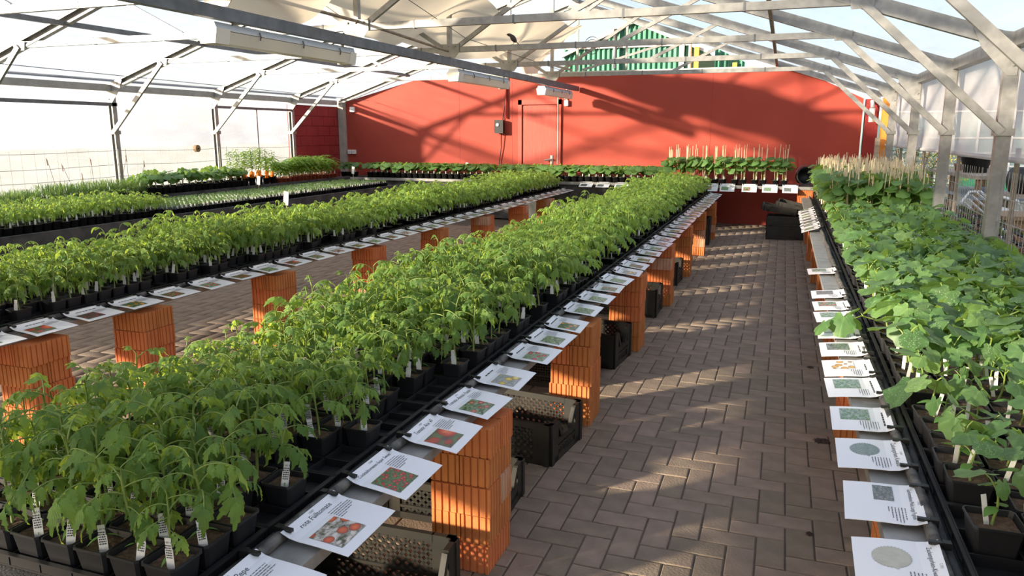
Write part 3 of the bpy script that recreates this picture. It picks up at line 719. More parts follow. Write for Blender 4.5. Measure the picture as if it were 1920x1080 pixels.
# pale scraps in the crate before the third pillar
q = MB(); ell(q, (0, 0, .04), (.05, .03, .035)); ell(q, (.04, .02, .06), (.03, .025, .02)); q.v = [(a+R0.uniform(-.006, .006), b+R0.uniform(-.006, .006), c) for a, b, c in q.v]
tag(part('crumpled_bag', q, 'white', None, loc=(-1.06, 5.05, .02)), 'crumpled white bag lying in a crate below the table', 'bag')

# ------------------------------------------------------------------ signs
def photo_mat(name, fruit, fruit2, bgc, bg2, scale, size):
    m = bpy.data.materials.new(name); m.use_nodes = True; nt = m.node_tree; N = nt.nodes; L = nt.links
    b = N['Principled BSDF']; b.inputs['Roughness'].default_value = .25
    tc = N.new('ShaderNodeTexCoord'); mp = N.new('ShaderNodeMapping'); mp.inputs['Scale'].default_value = (scale, scale, 1)
    L.new(tc.outputs['Generated'], mp.inputs[0])
    vo = N.new('ShaderNodeTexVoronoi'); vo.inputs['Scale'].default_value = 1.0; vo.inputs['Randomness'].default_value = .8
    L.new(mp.outputs[0], vo.inputs['Vector'])
    r = N.new('ShaderNodeValToRGB'); e = r.color_ramp.elements
    e[0].position = 0; e[0].color = (*fruit2, 1); e[1].position = size*.6; e[1].color = (*fruit, 1)
    x = e.new(size); x.color = (*[c*.5 for c in fruit], 1); x = e.new(size+.03); x.color = (0, 0, 0, 1)
    L.new(vo.outputs['Distance'], r.inputs[0])
    nz = N.new('ShaderNodeTexNoise'); nz.inputs['Scale'].default_value = scale*2.2; L.new(tc.outputs['Generated'], nz.inputs['Vector'])
    r2 = N.new('ShaderNodeValToRGB'); r2.color_ramp.elements[0].color = (*bgc, 1); r2.color_ramp.elements[1].color = (*bg2, 1)
    r2.color_ramp.elements[0].position = .35; r2.color_ramp.elements[1].position = .65; L.new(nz.outputs['Fac'], r2.inputs[0])
    st = N.new('ShaderNodeMath'); st.operation = 'GREATER_THAN'; st.inputs[1].default_value = size+.015; L.new(vo.outputs['Distance'], st.inputs[0])
    mx = N.new('ShaderNodeMix'); mx.data_type = 'RGBA'; L.new(st.outputs[0], mx.inputs[0]); L.new(r.outputs[0], mx.inputs[6]); L.new(r2.outputs[0], mx.inputs[7])
    L.new(mx.outputs[2], b.inputs['Base Color']); M[name] = m
G1 = (.03, .07, .02); G2 = (.12, .2, .06)
photo_mat('ph_plate', (.62, .10, .03), (.75, .22, .08), (.05, .06, .02), (.65, .6, .55), 2.6, .42)
photo_mat('ph_cherry', (.50, .03, .03), (.7, .2, .15), G1, G2, 7, .42)
photo_mat('ph_bigred', (.60, .07, .03), (.85, .25, .10), (.10, .05, .04), (.10, .16, .05), 1.6, .55)
photo_mat('ph_stripe', (.50, .12, .08), (.7, .4, .25), G1, (.25, .33, .2), 3.2, .40)
photo_mat('ph_yellow', (.75, .55, .12), (.85, .8, .4), (.25, .28, .25), (.4, .4, .42), 2.4, .44)
photo_mat('ph_red', (.55, .04, .06), (.75, .3, .3), G2, (.3, .35, .28), 3.0, .40)
photo_mat('ph_green', (.16, .30, .07), (.4, .5, .25), G1, (.35, .42, .25), 3.5, .36)
photo_mat('ph_orange', (.70, .25, .04), (.85, .5, .1), G1, G2, 2.8, .40)
photo_mat('ph_dark', (.22, .02, .04), (.4, .08, .1), (.05, .03, .03), (.1, .08, .06), 3.4, .46)
photo_mat('ph_pickle', (.12, .26, .10), (.35, .48, .28), (.10, .18, .12), (.3, .38, .3), 3.6, .40)
photo_mat('ph_gold', (.62, .33, .03), (.8, .5, .08), (.7, .7, .7), (.8, .8, .8), 3.0, .50)
photo_mat('ph_grey', (.22, .22, .2), (.4, .4, .38), (.06, .09, .08), (.2, .22, .22), 3.0, .35)
SW, SH = .235, .188
def sign_paper(h=SH, droop=.0):
    q = MB(); n = 8; prof = []
    for k in range(n+1):
        u = k/n; y = h/2-h*u                         # u=0 at the clipped edge
        z = .014*max(0, 1-u*4)**2 - .012*u*u - droop*u
        prof.append((y, z))
    vs = []
    for s in (0, -.0012):
        for y, z in prof: vs += [(-SW/2, y, z+s), (SW/2, y, z+s)]
    m = 2*(n+1); fs = []
    for k in range(n):
        a = 2*k; fs += [(a, a+2, a+3, a+1), (m+a, m+a+1, m+a+3, m+a+2), (a, m+a, m+a+2, a+2), (a+1, a+3, m+a+3, m+a+1)]
    fs += [(0, 1, m+1, m), (2*n, m+2*n, m+2*n+1, 2*n+1)]
    q.add(vs, fs); return q
def zat(y, h=SH):
    u = (h/2-y)/h; return .014*max(0, 1-u*4)**2-.012*u*u
def flat(q, x0, x1, y0, y1, dz=.0007, n=1):
    for k in range(n):
        a = y0+(y1-y0)*k/n; b = y0+(y1-y0)*(k+1)/n
        q.add([(x0, a, zat(a)+dz), (x1, a, zat(a)+dz), (x1, b, zat(b)+dz), (x0, b, zat(b)+dz)], [(0, 1, 2, 3)])
paper_me = sign_paper().mesh('information_sign', 'paper')
def lines_mesh(seed, x0, x1, ytop, n, step=.0078, th=.0026):
    rg = random.Random(seed); q = MB()
    for k in range(n):
        y = ytop-k*step; x = x0+rg.uniform(0, .004); end = x1-(rg.uniform(0, .02) if k < n-1 else rg.uniform(.03, .06))
        while x < end:
            w = rg.uniform(.004, .013); flat(q, x, min(x+w, end), y-th/2, y+th/2); x += w+.0022
    return q
tl_me = [lines_mesh(k, .024, .108, .052, 5+k).mesh('text_lines', 'grey_ink') for k in range(4)]
title_gen = []
for k in range(5):
    q = MB(); flat(q, -.012, .012, .0815, .0845); x = -.045-.006*k; rg = random.Random(k+40)
    while x < .04+.006*k:
        w = rg.uniform(.012, .026); flat(q, x, x+w, .068, .0735); x += w+.004
    title_gen.append(q.mesh('title', 'ink'))
cq = MB(); cq.box(-.006, .006, -.018, .02, .004, .012); cq.box(-.009, .009, .012, .03, -.004, .014); clip_me = cq.mesh('clip', 'clip')
def text_mesh(s, size):
    c = bpy.data.curves.new('txt', 'FONT'); c.body = s; c.size = size; c.align_x = 'CENTER'; c.resolution_u = 2; c.space_character = 1.02
    o = bpy.data.objects.new('txt', c); COL.objects.link(o)
    dg = bpy.context.evaluated_depsgraph_get(); me = bpy.data.meshes.new_from_object(o.evaluated_get(dg))
    bpy.data.objects.remove(o); return me
photo_cache = {}
def photo_me(m, x0=-.094, x1=.018, y0=-.064, y1=.030):
    k = (m, x0, x1, y0, y1)
    if k not in photo_cache:
        q = MB(); flat(q, x0, x1, y0, y1, .0009, 6); photo_cache[k] = q.mesh('photo', m)
    return photo_cache[k]
def sign(loc, rz, photo, label, group, title=None, code=None, tilt=0, seed=0, box=None, clips=True, spiky=None, droop=0):
    o = ob('information_sign', paper_me, None, loc, (0, 0, 0))
    o.rotation_mode = 'XYZ'; o.matrix_world = Matrix.Translation(loc) @ Matrix.Rotation(rz, 4, 'Z') @ Matrix.Rotation(tilt, 4, 'X')
    tag(o, label, 'sign', group)
    if photo: ob('photo', photo_me(photo, *(box or ())), o)
    if spiky:
        q = MB(); n = 34; pts = []
        for k in range(n*2):
            an = PI*k/n; r = 1+(.10 if k % 2 else 0); pts.append((-.032+.046*r*math.cos(an), -.012+.040*r*math.sin(an)))
        vs = [(a, b, zat(b)+.0009) for a, b in pts]+[(-.032, -.012, zat(-.012)+.0009)]
        q.add(vs, [(k, (k+1) % (2*n), 2*n) for k in range(2*n)]); flat(q, .008, .022, -.006, -.001, .001)
        part('fruit_print', q, spiky, o)
    if title:
        me = text_mesh(title, .0205); me.materials.append(M['ink'])
        wd = max(v.co.x for v in me.vertices)-min(v.co.x for v in me.vertices); k2 = min(1, .178/wd)
        for v in me.vertices: v.co.x *= k2; v.co.y *= max(k2, .75)
        for v in me.vertices: v.co.y += .066; v.co.z = zat(v.co.y)+.0009
        ob('title', me, o)
        if code:
            me = text_mesh(code, .0085); me.materials.append(M['ink'])
            for v in me.vertices: v.co.y += .083; v.co.z = zat(v.co.y)+.0009
            ob('code', me, o)
    else: ob('title', title_gen[seed % 5], o)
    ob('text_lines', tl_me[seed % 4], o)
    if clips:
        for s in (-1, 1): ob('clip', clip_me, o, (s*.1, SH/2-.004, .006), (0, 0, R0.uniform(-.1, .1)))
    return o
RED = ['ph_plate', 'ph_cherry', 'ph_bigred', 'ph_stripe', 'ph_yellow', 'ph_red', 'ph_green', 'ph_orange', 'ph_green', 'ph_stripe', 'ph_green', 'ph_red', 'ph_dark', 'ph_orange']
MS = [(1.19, 'ph_orange', 'Tomate-Pepe', '13006', 'leafy text'), (1.505, 'ph_plate', 'rote Fülltomate', '13007', ''), (1.81, 'ph_cherry', 'Cocktailtomaten-Super Sweet', '13008', ''), (2.13, 'ph_bigred', 'Tomate Ace VF', '13009', ''),
      (2.43, 'ph_stripe', 'Tomate Amish Paste', '13010', ''), (2.745, 'ph_yellow', None, None, ''), (3.10, 'ph_red', None, None, ''), (3.38, 'ph_green', None, None, ''), (3.66, 'ph_orange', None, None, ''), (4.02, 'ph_green', None, None, '')]
ML = ['sign cut by the bottom picture edge on the middle table', 'sign titled rote Fülltomate with stuffed tomatoes on a plate', 'sign titled Cocktailtomaten with a photo of red cherry tomatoes',
      'sign with one big red tomato above the nearest brick pillar', 'sign with striped oval tomatoes, fifth along the middle table', 'sign with yellow fruit photo on the middle table edge']
y = 4.34; ys = [s[0] for s in MS]
while y < 12.8: ys.append(y); y += R0.uniform(.27, .34)
for k, y in enumerate(ys):
    lab = ML[k] if k < len(ML) else f'laminated plant sign on the middle table edge, {od(k+1)} from the viewer'
    ti = MS[k][2] if k < len(MS) else None; co = MS[k][3] if k < len(MS) else None; ph = MS[k][1] if k < len(MS) else R0.choice(RED)
    sign((-1.0+R0.uniform(-.008, .008), y, ZT+.022), PI/2+R0.uniform(-.05, .05), ph, lab, 'signs along the middle table', ti, co, R0.uniform(-.02, .06), k)
y = 2.42; k = 0
while y < 12.8:
    sign((-3.5+R0.uniform(-.008, .008), y, ZT+.022), PI/2+R0.uniform(-.05, .05), (['ph_red', 'ph_bigred', 'ph_dark', 'ph_orange', 'ph_cherry', 'ph_red', 'ph_cherry'][k] if k < 7 else R0.choice(RED)),
         f'laminated plant sign on the left table edge, {od(k+1)} from the viewer', 'signs along the left table', None, None, R0.uniform(-.02, .06), k)
    y += R0.uniform(.285, .32); k += 1
RS = [(1.77, None, 'Zackengurken-Kiwano rund', 'C1051'), (2.09, 'ph_grey', 'Gurkenmelone Mella Lunga Pugliese', 'C1050'), (2.42, None, 'Zackengurken Kiwano', 'C1049'), (2.73, 'ph_pickle', None, None), (3.08, 'ph_pickle', None, None), (3.34, 'ph_gold', None, None),
      (3.64, 'ph_grey', None, None), (3.95, 'ph_green', None, None), (4.3, 'ph_pickle', None, None), (4.58, 'ph_stripe', None, None), (4.92, 'ph_grey', None, None), (5.75, 'ph_pickle', None, None)]
RLb = ['sign with a round pale spiky fruit, nearest on the right table', 'sign with a dark wide photo and title Gurkenmelone', 'sign with a dark green spiky fruit on the right table']
M['sp_pale'] = mat('pale_fruit_print', (.42, .42, .34), .3, 0, (.50, .49, .42), 40); M['sp_dark'] = mat('dark_fruit_print', (.13, .19, .17), .3, 0, (.26, .33, .31), 160)
for k, (y, ph, ti, co) in enumerate(RS):
    lab = RLb[k] if k < 3 else f'laminated plant sign on the right table edge, {od(k+1)} from the viewer'
    sign((.312, y, ZT+.022), -PI/2+R0.uniform(-.05, .05), ph, lab, 'signs along the right table', ti, co, R0.uniform(-.02, .05), k,
         spiky={0: 'sp_pale', 2: 'sp_dark'}.get(k), box=(-.10, -.01, -.02, .03) if k == 1 else None)
for k in range(8):
    sign((.31, 8.25+k*.29, ZT+.03), -PI/2+R0.uniform(-.1, .1), R0.choice(['ph_pickle', 'ph_green', 'ph_gold', 'ph_grey']), f'sign in the far right cluster, {od(k+1)} from its near end', 'far signs on the right table', None, None, .25, k)
for k, x in enumerate((-1.12, -.85, -.5, -.18, .13)):
    sign((x, 13.02, .69), 0, R0.choice(['ph_grey', 'ph_pickle', 'ph_stripe', 'ph_red']), f'sign on the back bench front right of the middle table, {od(k+1)} from left', 'signs on the back bench', None, None, .55, k)
for k, x in enumerate((-3.25, -2.95, -2.62)):
    sign((x, 13.02, .69), 0, R0.choice(['ph_grey', 'ph_pickle']), f'sign on the back bench between the two long tables, {od(k+1)} from left', 'signs on the back bench', None, None, .3, k)

# ------------------------------------------------------------------ plant shapes
def leaflet(q, mx, L, Wd, n=5, droop=.35, fold=.25, lobe=.28, rg=R0, mi=0):
    vs = []; fs = []; uv = []; tw = rg.uniform(-.5, .5) if lobe else 0
    for k in range(n+1):
        t = k/n
        w = Wd/2*(math.sin(PI*min(1, t**.62))**.9)*(1-.25*t) if 0 < t < 1 else 0
        if 0 < k < n and lobe: w *= 1+lobe*(1 if k % 2 else -.8)
        y = L*(t-.18*t*t*droop); z = -droop*L*t*t+(.03*L*math.sin(t*11+tw*5) if lobe else 0)
        ys = y+(.06*L if lobe and k % 2 else (-.02*L if lobe else 0))
        if w < 1e-5: vs.append((0, y, z)); uv.append((0., t))
        else:
            wz = .14*w*math.sin(k*2.1) if lobe else 0
            vs += [(-w, ys, z-fold*w+wz+tw*w*t), (0, y, z), (w, ys, z-fold*w-wz-tw*w*t)]; uv += [(-1., t), (0., t), (1., t)]
    idx = []; i = 0
    for k in range(n+1):
        if k in (0, n): idx.append((i,)); i += 1
        else: idx.append((i, i+1, i+2)); i += 3
    for k in range(n):
        a, b = idx[k], idx[k+1]
        if len(a) == 1: fs += [(a[0], b[1], b[0]), (a[0], b[2], b[1])]
        elif len(b) == 1: fs += [(a[0], a[1], b[0]), (a[1], a[2], b[0])]
        else: fs += [(a[0], a[1], b[1], b[0]), (a[1], a[2], b[2], b[1])]
    q.add([mx @ Vector(v) for v in vs], fs, mi, uv)
def compound(seed, L, pairs, hi=True, mi_leaf=0, mi_stem=1, arch=.5):
    """tomato leaf: base at origin, grows along +Y, arching over and drooping"""
    rg = random.Random(seed); q = MB(); n = 6; pts = []
    bend = rg.uniform(-.15, .15)
    for k in range(n+1):
        t = k/n; pts.append(Vector((bend*L*t*t, L*(t-.18*t*t), L*(arch*.45*t-arch*.75*t*t))))
    q.tube(pts, [.0024-.0014*k/n for k in range(n+1)], 4 if hi else 3, mi_stem, False)
    def at(t):
        f = t*n; k = min(int(f), n-1); return pts[k].lerp(pts[k+1], f-k), (pts[k+1]-pts[k]).normalized()
    def put(t, ang, sz, tiltz):
        p, d = at(t); up = Vector((0, 0, 1)); sd = d.cross(up).normalized(); u2 = sd.cross(d)
        y = (d*math.cos(ang)+sd*math.sin(ang)).normalized(); y = (y+Vector((0, 0, -tiltz))).normalized()
        x = y.cross(u2).normalized(); z = x.cross(y)
        mx = Matrix(((x.x, y.x, z.x, p.x), (x.y, y.y, z.y, p.y), (x.z, y.z, z.z, p.z), (0, 0, 0, 1)))
        leaflet(q, mx, sz, sz*rg.uniform(.42, .54), 8 if hi else 4, rg.uniform(.25, .75), rg.uniform(.1, .6), .20 if hi else .12, rg, mi_leaf)
    put(1.0, rg.uniform(-.15, .15), L*rg.uniform(.52, .6), rg.uniform(.3, .8))
    for k in range(pairs):
        t = .90-.24*k
        sz = L*(.48-.07*k)
        for s in (-1, 1): put(t-.03*rg.random(), s*rg.uniform(.95, 1.3), sz*rg.uniform(.85, 1.1), rg.uniform(.2, .9))
    return q
LEAF = [compound(100+k, L, p, True, arch=a).mesh('leaf', ['leaf', 'stem'], True) for k, (L, p, a) in enumerate(
    [(.115, 3, .7), (.105, 3, .9), (.125, 3, .7), (.10, 3, 1.0), (.095, 2, .5), (.11, 4, 1.0), (.07, 3, .3), (.06, 2, .2)])]
def stem_pts(seed, h):
    rg = random.Random(seed); a = rg.uniform(0, 6.28); b = rg.uniform(.0, .10)
    return [Vector((b*h*t*t*math.cos(a)+.006*math.sin(t*5+a), b*h*t*t*math.sin(a), h*t)) for t in [k/6 for k in range(7)]]
STEMH = .23
STEMS = []
for k in range(5):
    p = stem_pts(k, STEMH); q = MB(); q.tube(p, [.0042, .004, .0037, .0034, .003, .0026, .002], 6)
    STEMS.append((p, q.mesh('stem', 'stem', True)))
q = MB()
for s in (-1, 1): leaflet(q, Matrix.Rotation(s*1.57, 4, 'Z') @ Matrix.Translation((0, .004, 0)), .035, .011, 4, .5, .1, 0)
COT = q.mesh('cotyledon_pair', 'cot', True)
def pot_mb(top=.092, bot=.066, h=.082, mi=0):
    q = MB()
    def ring(a, z, ch=.16):
        s = a/2; c = s*ch; return [(-s+c, -s, z), (s-c, -s, z), (s, -s+c, z), (s, s-c, z), (s-c, s, z), (-s+c, s, z), (-s, s-c, z), (-s, -s+c, z)]
    rs = [ring(bot, 0), ring(top-.006, h-.007), ring(top+.001, h-.006), ring(top+.001, h), ring(top-.005, h), ring(top-.012, h-.022)]
    vs = [v for r in rs for v in r]; fs = [(i*8+k, i*8+(k+1) % 8, (i+1)*8+(k+1) % 8, (i+1)*8+k) for i in range(5) for k in range(8)]
    fs.append(tuple(range(8))[::-1]); q.add(vs, fs, mi); return q
PT = .092; PHt = .082
POT = pot_mb().mesh('pot', 'pot')
POTB = pot_mb(.112, .082, .095).mesh('pot', 'pot')
def soil_mb(a, z, seed, mi=0, n=6):
    rg = random.Random(seed); q = MB(); s = a/2
    vs = [(-s+a*i/n, -s+a*j/n, z+(rg.uniform(-.004, .005) if 0 < i < n and 0 < j < n else 0)) for j in range(n+1) for i in range(n+1)]
    q.add(vs, [(j*(n+1)+i, j*(n+1)+i+1, (j+1)*(n+1)+i+1, (j+1)*(n+1)+i) for j in range(n) for i in range(n)], mi); return q
SOIL = [soil_mb(.079, PHt-.014, k).mesh('soil', 'soil') for k in range(4)]
SOILB = [soil_mb(.098, .08, k+9).mesh('soil', 'soil') for k in range(4)]
def tag_mb(w=.019, h=.068, mi=0):
    q = MB(); q.poly([(-w/2, 0, 0.0), (0, 0, -.022), (w/2, 0, 0), (w/2, 0, h*.62), (w/2*.8, 0, h*.64), (w/2*.8, 0, h), (-w/2*.8, 0, h), (-w/2*.8, 0, h*.64), (-w/2, 0, h*.62)], (0, .001, 0), mi); return q
TAG = tag_mb().mesh('plant_tag', 'tag'); TAGN = MB(); TAGN.poly([(-.006, 0, 0), (0, 0, -.02), (.006, 0, 0), (.006, 0, .075), (-.006, 0, .075)], (0, .001, 0)); TAGN = TAGN.mesh('plant_tag', 'tag')
pt = text_mesh('1,80 €', .0062); q = MB()
vs = [(v.co.x, -.0006, v.co.y+.056) for v in pt.vertices]; q.add(vs, [tuple(p.vertices) for p in pt.polygons])
rg = random.Random(3)
for k in range(6):
    x = -.0072
    while x < .006:
        w = rg.uniform(.0015, .004); z = .049-k*.0056; xx = min(x+w, .0072); q.add([(x, -.0006, z), (xx, -.0006, z), (xx, -.0006, z+.003), (x, -.0006, z+.003)], [(0, 1, 2, 3)]); x += w+.001
PRINT = q.mesh('print', 'ink')

NT = [0]
def tomato(x, y, z, label, group, rg, size=1., full=True, printed=False, droop=0):
    t = emp('tomato_seedling', (x, y, z), label, 'potted plant', group, rg.uniform(-.04, .04))
    ob('pot', POT, t); ob('soil', SOIL[rg.randrange(4)], t)
    k = rg.randrange(5); pts, sm = STEMS[k]; z0 = PHt-.016; lean = rg.uniform(0, 6.28); la = rg.uniform(0, .12)
    rot = Euler((la*math.cos(lean), la*math.sin(lean), rg.uniform(0, 6.28))); Rm = rot.to_matrix()
    ob('stem', sm, t, (0, 0, z0), rot, size)
    n = rg.randint(7, 9); az = rg.uniform(0, 6.28)
    for i in range(n):
        f = .34+.66*(i+1)/n; j = f*6; a = min(int(j), 5); p = pts[a].lerp(pts[a+1], j-a)*size; p = Rm @ p
        az += 2.4+rg.uniform(-.4, .4)
        top = i >= n-2
        m = LEAF[6+rg.randrange(2)] if top and i == n-1 else LEAF[rg.randrange(6)]
        el = rg.uniform(.45, .9) if top else rg.uniform(.05, .5)
        ob('leaf', m, t, (p.x, p.y, p.z+z0), (el, rg.uniform(-.25, .25), az), size*(rg.uniform(.72, .95) if top else rg.uniform(.85, 1.15))*(.75 if i == 0 else 1))
    if full: ob('cotyledon_pair', COT, t, (0, 0, z0+.03*size), (0, 0, rg.uniform(0, 6.28)))
    if rg.random() < .72:
        g = ob('plant_tag', TAG, t, (rg.uniform(-.02, .03), rg.uniform(-.036, -.02), z0+rg.uniform(.0, .006)), (rg.uniform(-.2, .05), rg.uniform(-.15, .15), rg.uniform(.1, .7)))
        if printed: ob('print', PRINT, g)
    return t
# merged low-detail plant templates
def tmpl_tomato(seed, size=1., hi=False, withpot=True, tagp=True):
    rg = random.Random(seed); q = MB()
    if withpot:
        p = pot_mb(); q.add(p.v, p.f, 0); s = soil_mb(.079, PHt-.014, seed, n=1); q.add(s.v, s.f, 1)
    p = stem_pts(seed, STEMH*size); z0 = Vector((0, 0, PHt-.016)); q.tube([a+z0 for a in p[::2]], [.004, .0034, .0028, .002], 4, 2, False)
    n = rg.randint(7, 9); az = rg.uniform(0, 6.28)
    for i in range(n):
        f = .34+.66*(i+1)/n; j = f*6; a = min(int(j), 5); pp = p[a].lerp(p[a+1], j-a)+z0; az += 2.4+rg.uniform(-.4, .4); top = i >= n-2
        lf = compound(seed*50+i, (.115 if not top else .075)*size*rg.uniform(.85, 1.15), 3 if i % 2 else 2, hi, 3, 2, rg.uniform(.6, 1.1))
        mx = Matrix.Translation(pp) @ Euler((rg.uniform(.4, .9) if top else rg.uniform(.05, .5), rg.uniform(-.25, .25), az)).to_matrix().to_4x4()
        q.merge(lf, mx)
    if tagp:
        g = tag_mb(); mx = Matrix.Translation((rg.uniform(-.02, .03), rg.uniform(-.036, -.02), z0.z)) @ Euler((-.1, rg.uniform(-.1, .1), rg.uniform(.1, .7))).to_matrix().to_4x4()
        q.add([mx @ Vector(v) for v in g.v], g.f, 4)
    return q
TT = [tmpl_tomato(300+k, tagp=(k % 4 != 0)).arr() for k in range(10)]
LOTM = ['pot', 'soil', 'stem', 'leaf_lot_sunlit', 'tag']

# ------------------------------------------------------------------ trays
PP = .097
def tray_mesh(nx, ny, pitch=PP, h=.034):
    q = MB(); w = nx*pitch/2+.006; l = ny*pitch/2+.004
    q.box(-w, w, -l, l, 0, .004)
    for k in range(nx+1):
        x = -nx*pitch/2+k*pitch; q.box(x-.002, x+.002, -l, l, .004, h-(.0 if k in (0, nx) else .006))
    for k in range(ny+1):
        y = -ny*pitch/2+k*pitch; q.box(-w, w, y-.002, y+.002, .004, h-(.0 if k in (0, ny) else .006))
    q.box(-w-.006, w+.006, -l-.006, -l+.003, h-.004, h); q.box(-w-.006, w+.006, l-.003, l+.006, h-.004, h)
    q.box(-w-.006, -w+.003, -l, l, h-.004, h); q.box(w-.003, w+.006, -l, l, h-.004, h)
    return q.mesh('pot_tray', 'tray')
TR63 = tray_mesh(6, 3); TR36 = tray_mesh(3, 6); TRB = tray_mesh(4, 3, .118, .04)
TR26 = tray_mesh(2, 6)
def trays(x_right, y0, y1, where, nc=3):
    k = 0; y = y0
    while y+3*PP < y1:
        k += 1; tag(ob('pot_tray', TR63, None, (x_right-3*PP, y+1.5*PP, ZT+.004)), f'black pot tray on {where} sign side, {od(k)} from the viewer', 'tray', f'trays on {where}'); y += 3*PP+.012
    k = 0; y = y0
    while y+6*PP < y1:
        k += 1; tag(ob('pot_tray', TR36 if nc == 3 else TR26, None, (x_right-6*PP-.016-nc/2*PP, y+3*PP, ZT+.004)), f'black pot tray on {where} far side, {od(k)} from the viewer', 'tray', f'trays on {where}'); y += 6*PP+.012*2
trays(-1.145, 1.10, 13.0, 'the middle table', 2); trays(-3.675, 1.9, 13.0, 'the left table', 2)

# ------------------------------------------------------------------ tomatoes on the middle and left tables
def rows(x_right, y0, y1, nc=9):
    y = y0; r = 0; out = []
    while y+PP < y1:
        c3 = r // 3; yy = y0+r*PP+c3*.012+PP/2; r += 1; y = yy+PP/2
        for c in range(nc):
            x = x_right-(c+.5)*PP-(.016 if c >= 6 else 0); out.append((r, c+1, x, yy))
    return out
rg = random.Random(21)
slots = rows(-1.145, 1.10, 12.95, 8); keep = []
gapst = {}
for r, c, x, y in slots:
    if r > 3:
        if c == 1 and rg.random() < .5: continue
        if c == 2 and rg.random() < .2: continue
        if c > 2 and rg.random() < .04: continue
    keep.append((r, c, x, y))
keep.sort(key=lambda s: math.hypot(s[2], s[3]))
lot = []
def hsize(y, c): return 1.0+.10*math.sin(y*1.9+1)+.06*math.sin(y*5.1)+(-.12 if c == 1 else 0)
for k, (r, c, x, y) in enumerate(keep):
    z = ZT+.008; s = hsize(y, c)*rg.uniform(.88, 1.12)
    if k < 220:
        tomato(x, y, z, f'tomato seedling in black pot, middle table, {od(r)} row from near end, {od(c)} from walkway', 'tomato seedlings on the middle table', rg, s, k < 150, k < 70)
    else:
        V, T, MI = TT[rg.randrange(10)]
        # keep pots square to the rows, only the plant differs
        lot.append((V, T, MI, Matrix.Translation((x, y, z)) @ Matrix.Rotation(rg.choice((0, PI/2, PI, 0))+rg.uniform(-.05, .05), 4, 'Z') @ Matrix.Diagonal((1, 1, s, 1))))
V, T, MI = join(lot)
stuff(ob('tomato_seedling_rows', lotmesh('tomato_seedling_rows', V, T, MI, LOTM)), 'dense farther rows of potted tomato seedlings on the middle table', 'seedlings')
slots = rows(-3.675, 1.9, 12.9, 8); keep = []
for r, c, x, y in slots:
    if c == 1 and rg.random() < .38: continue
    if c == 2 and rg.random() < .15: continue
    if c > 2 and rg.random() < .05: continue
    keep.append((r, c, x, y))
# out of view near the frame's left edge
keep = [s for s in keep if s[2]/max(.01, s[3]) > -1.72]
keep.sort(key=lambda s: math.hypot(s[2], s[3])+.6*s[1])
lot = []
for k, (r, c, x, y) in enumerate(keep):
    z = ZT+.008; s = hsize(y+2, c)*rg.uniform(.88, 1.12)
    if k < 100:
        tomato(x, y, z, f'tomato seedling in black pot, left sign-lined table, {od(r)} row, {od(c)} from the signs', 'tomato seedlings on the left table', rg, s, False, False)
    else:
        V, T, MI = TT[rg.randrange(10)]
        lot.append((V, T, MI, Matrix.Translation((x, y, z)) @ Matrix.Rotation(rg.choice((0, PI/2, PI, 0))+rg.uniform(-.05, .05), 4, 'Z') @ Matrix.Diagonal((1, 1, s, 1))))
V, T, MI = join(lot)
stuff(ob('tomato_seedling_rows', lotmesh('tomato_seedling_rows', V, T, MI, LOTM)), 'dense farther rows of potted tomato seedlings on the left table', 'seedlings')

# ------------------------------------------------------------------ cucumber and squash plants
def cuke_leaf(seed, R=.055, mi=0, rings=2, n=17):
    """broad shallow-lobed leaf; petiole joins at the origin, blade points +Y"""
    rg = random.Random(seed); q = MB(); vs = [(0, 0, 0)]; fs = []; uv = [(0., .01)]
    cup = rg.uniform(-.25, .5); dr = rg.uniform(.2, .7); tw = rg.uniform(-.3, .3)
    for r in range(1, rings+1):
        u = r/rings
        for k in range(n):
            a = rad(-158+316*k/(n-1)); rr = R*(1.0+.075*math.cos(5*a)+.05*math.cos(2*a))*(1.1 if abs(a) < 1.9 else .92)
            rr *= 1+(.05 if k % 2 else -.04)*(u > .9)
            x = rr*u*math.sin(a); y = rr*u*math.cos(a)+R*.45*u
            z = -dr*(y*abs(y))/R*.35-cup*x*x/R*.6+.06*R*math.cos(5*a)*u+tw*x*y/R*.4
            vs.append((x, y, z)); uv.append((a, u))
    for k in range(n-1): fs.append((0, 1+k+1, 1+k))
    for r in range(rings-1):
        o = 1+r*n
        for k in range(n-1): fs.append((o+k, o+k+1, o+n+k+1, o+n+k))
    q.add(vs, fs, mi, uv); return q
def petioled(seed, R, plen, mi=0, ms=1, rings=2, n=17):
    rg = random.Random(seed+7); lf = cuke_leaf(seed, R, mi, rings, n); q = MB()
    p1 = Vector((0, plen*.85, plen*.5)); q.tube([(0, 0, 0), (0, plen*.5, plen*.38), p1], [.0028, .0024, .002], 4, ms, False)
    mx = Matrix.Translation(p1) @ Euler((rg.uniform(-1.05, -.05), rg.uniform(-.45, .45), rg.uniform(-.3, .3))).to_matrix().to_4x4()
    q.merge(lf, mx)
    return q
CL = [petioled(500+k, R, p).mesh('leaf', ['cuke_spot' if k in (1, 4) else 'cuke', 'stem'], True) for k, (R, p) in enumerate([(.052, .05), (.046, .055), (.042, .045), (.054, .06), (.038, .04), (.048, .065), (.028, .025)])]
CSH = .125; CST = []
for k in range(4):
    p = stem_pts(60+k, CSH); q = MB(); q.tube(p, [.0042, .004, .0038, .0035, .003, .0027, .0022], 6); CST.append((p, q.mesh('stem', 'stem', True)))
q = MB()
for s in (-1, 1):
    leaflet(q, Matrix.Rotation(s*1.57, 4, 'Z') @ Matrix.Translation((0, .006, .004)), .052, .030, 5, .25, .12, 0)
CCOT = q.mesh('cotyledon_pair', 'cot', True)
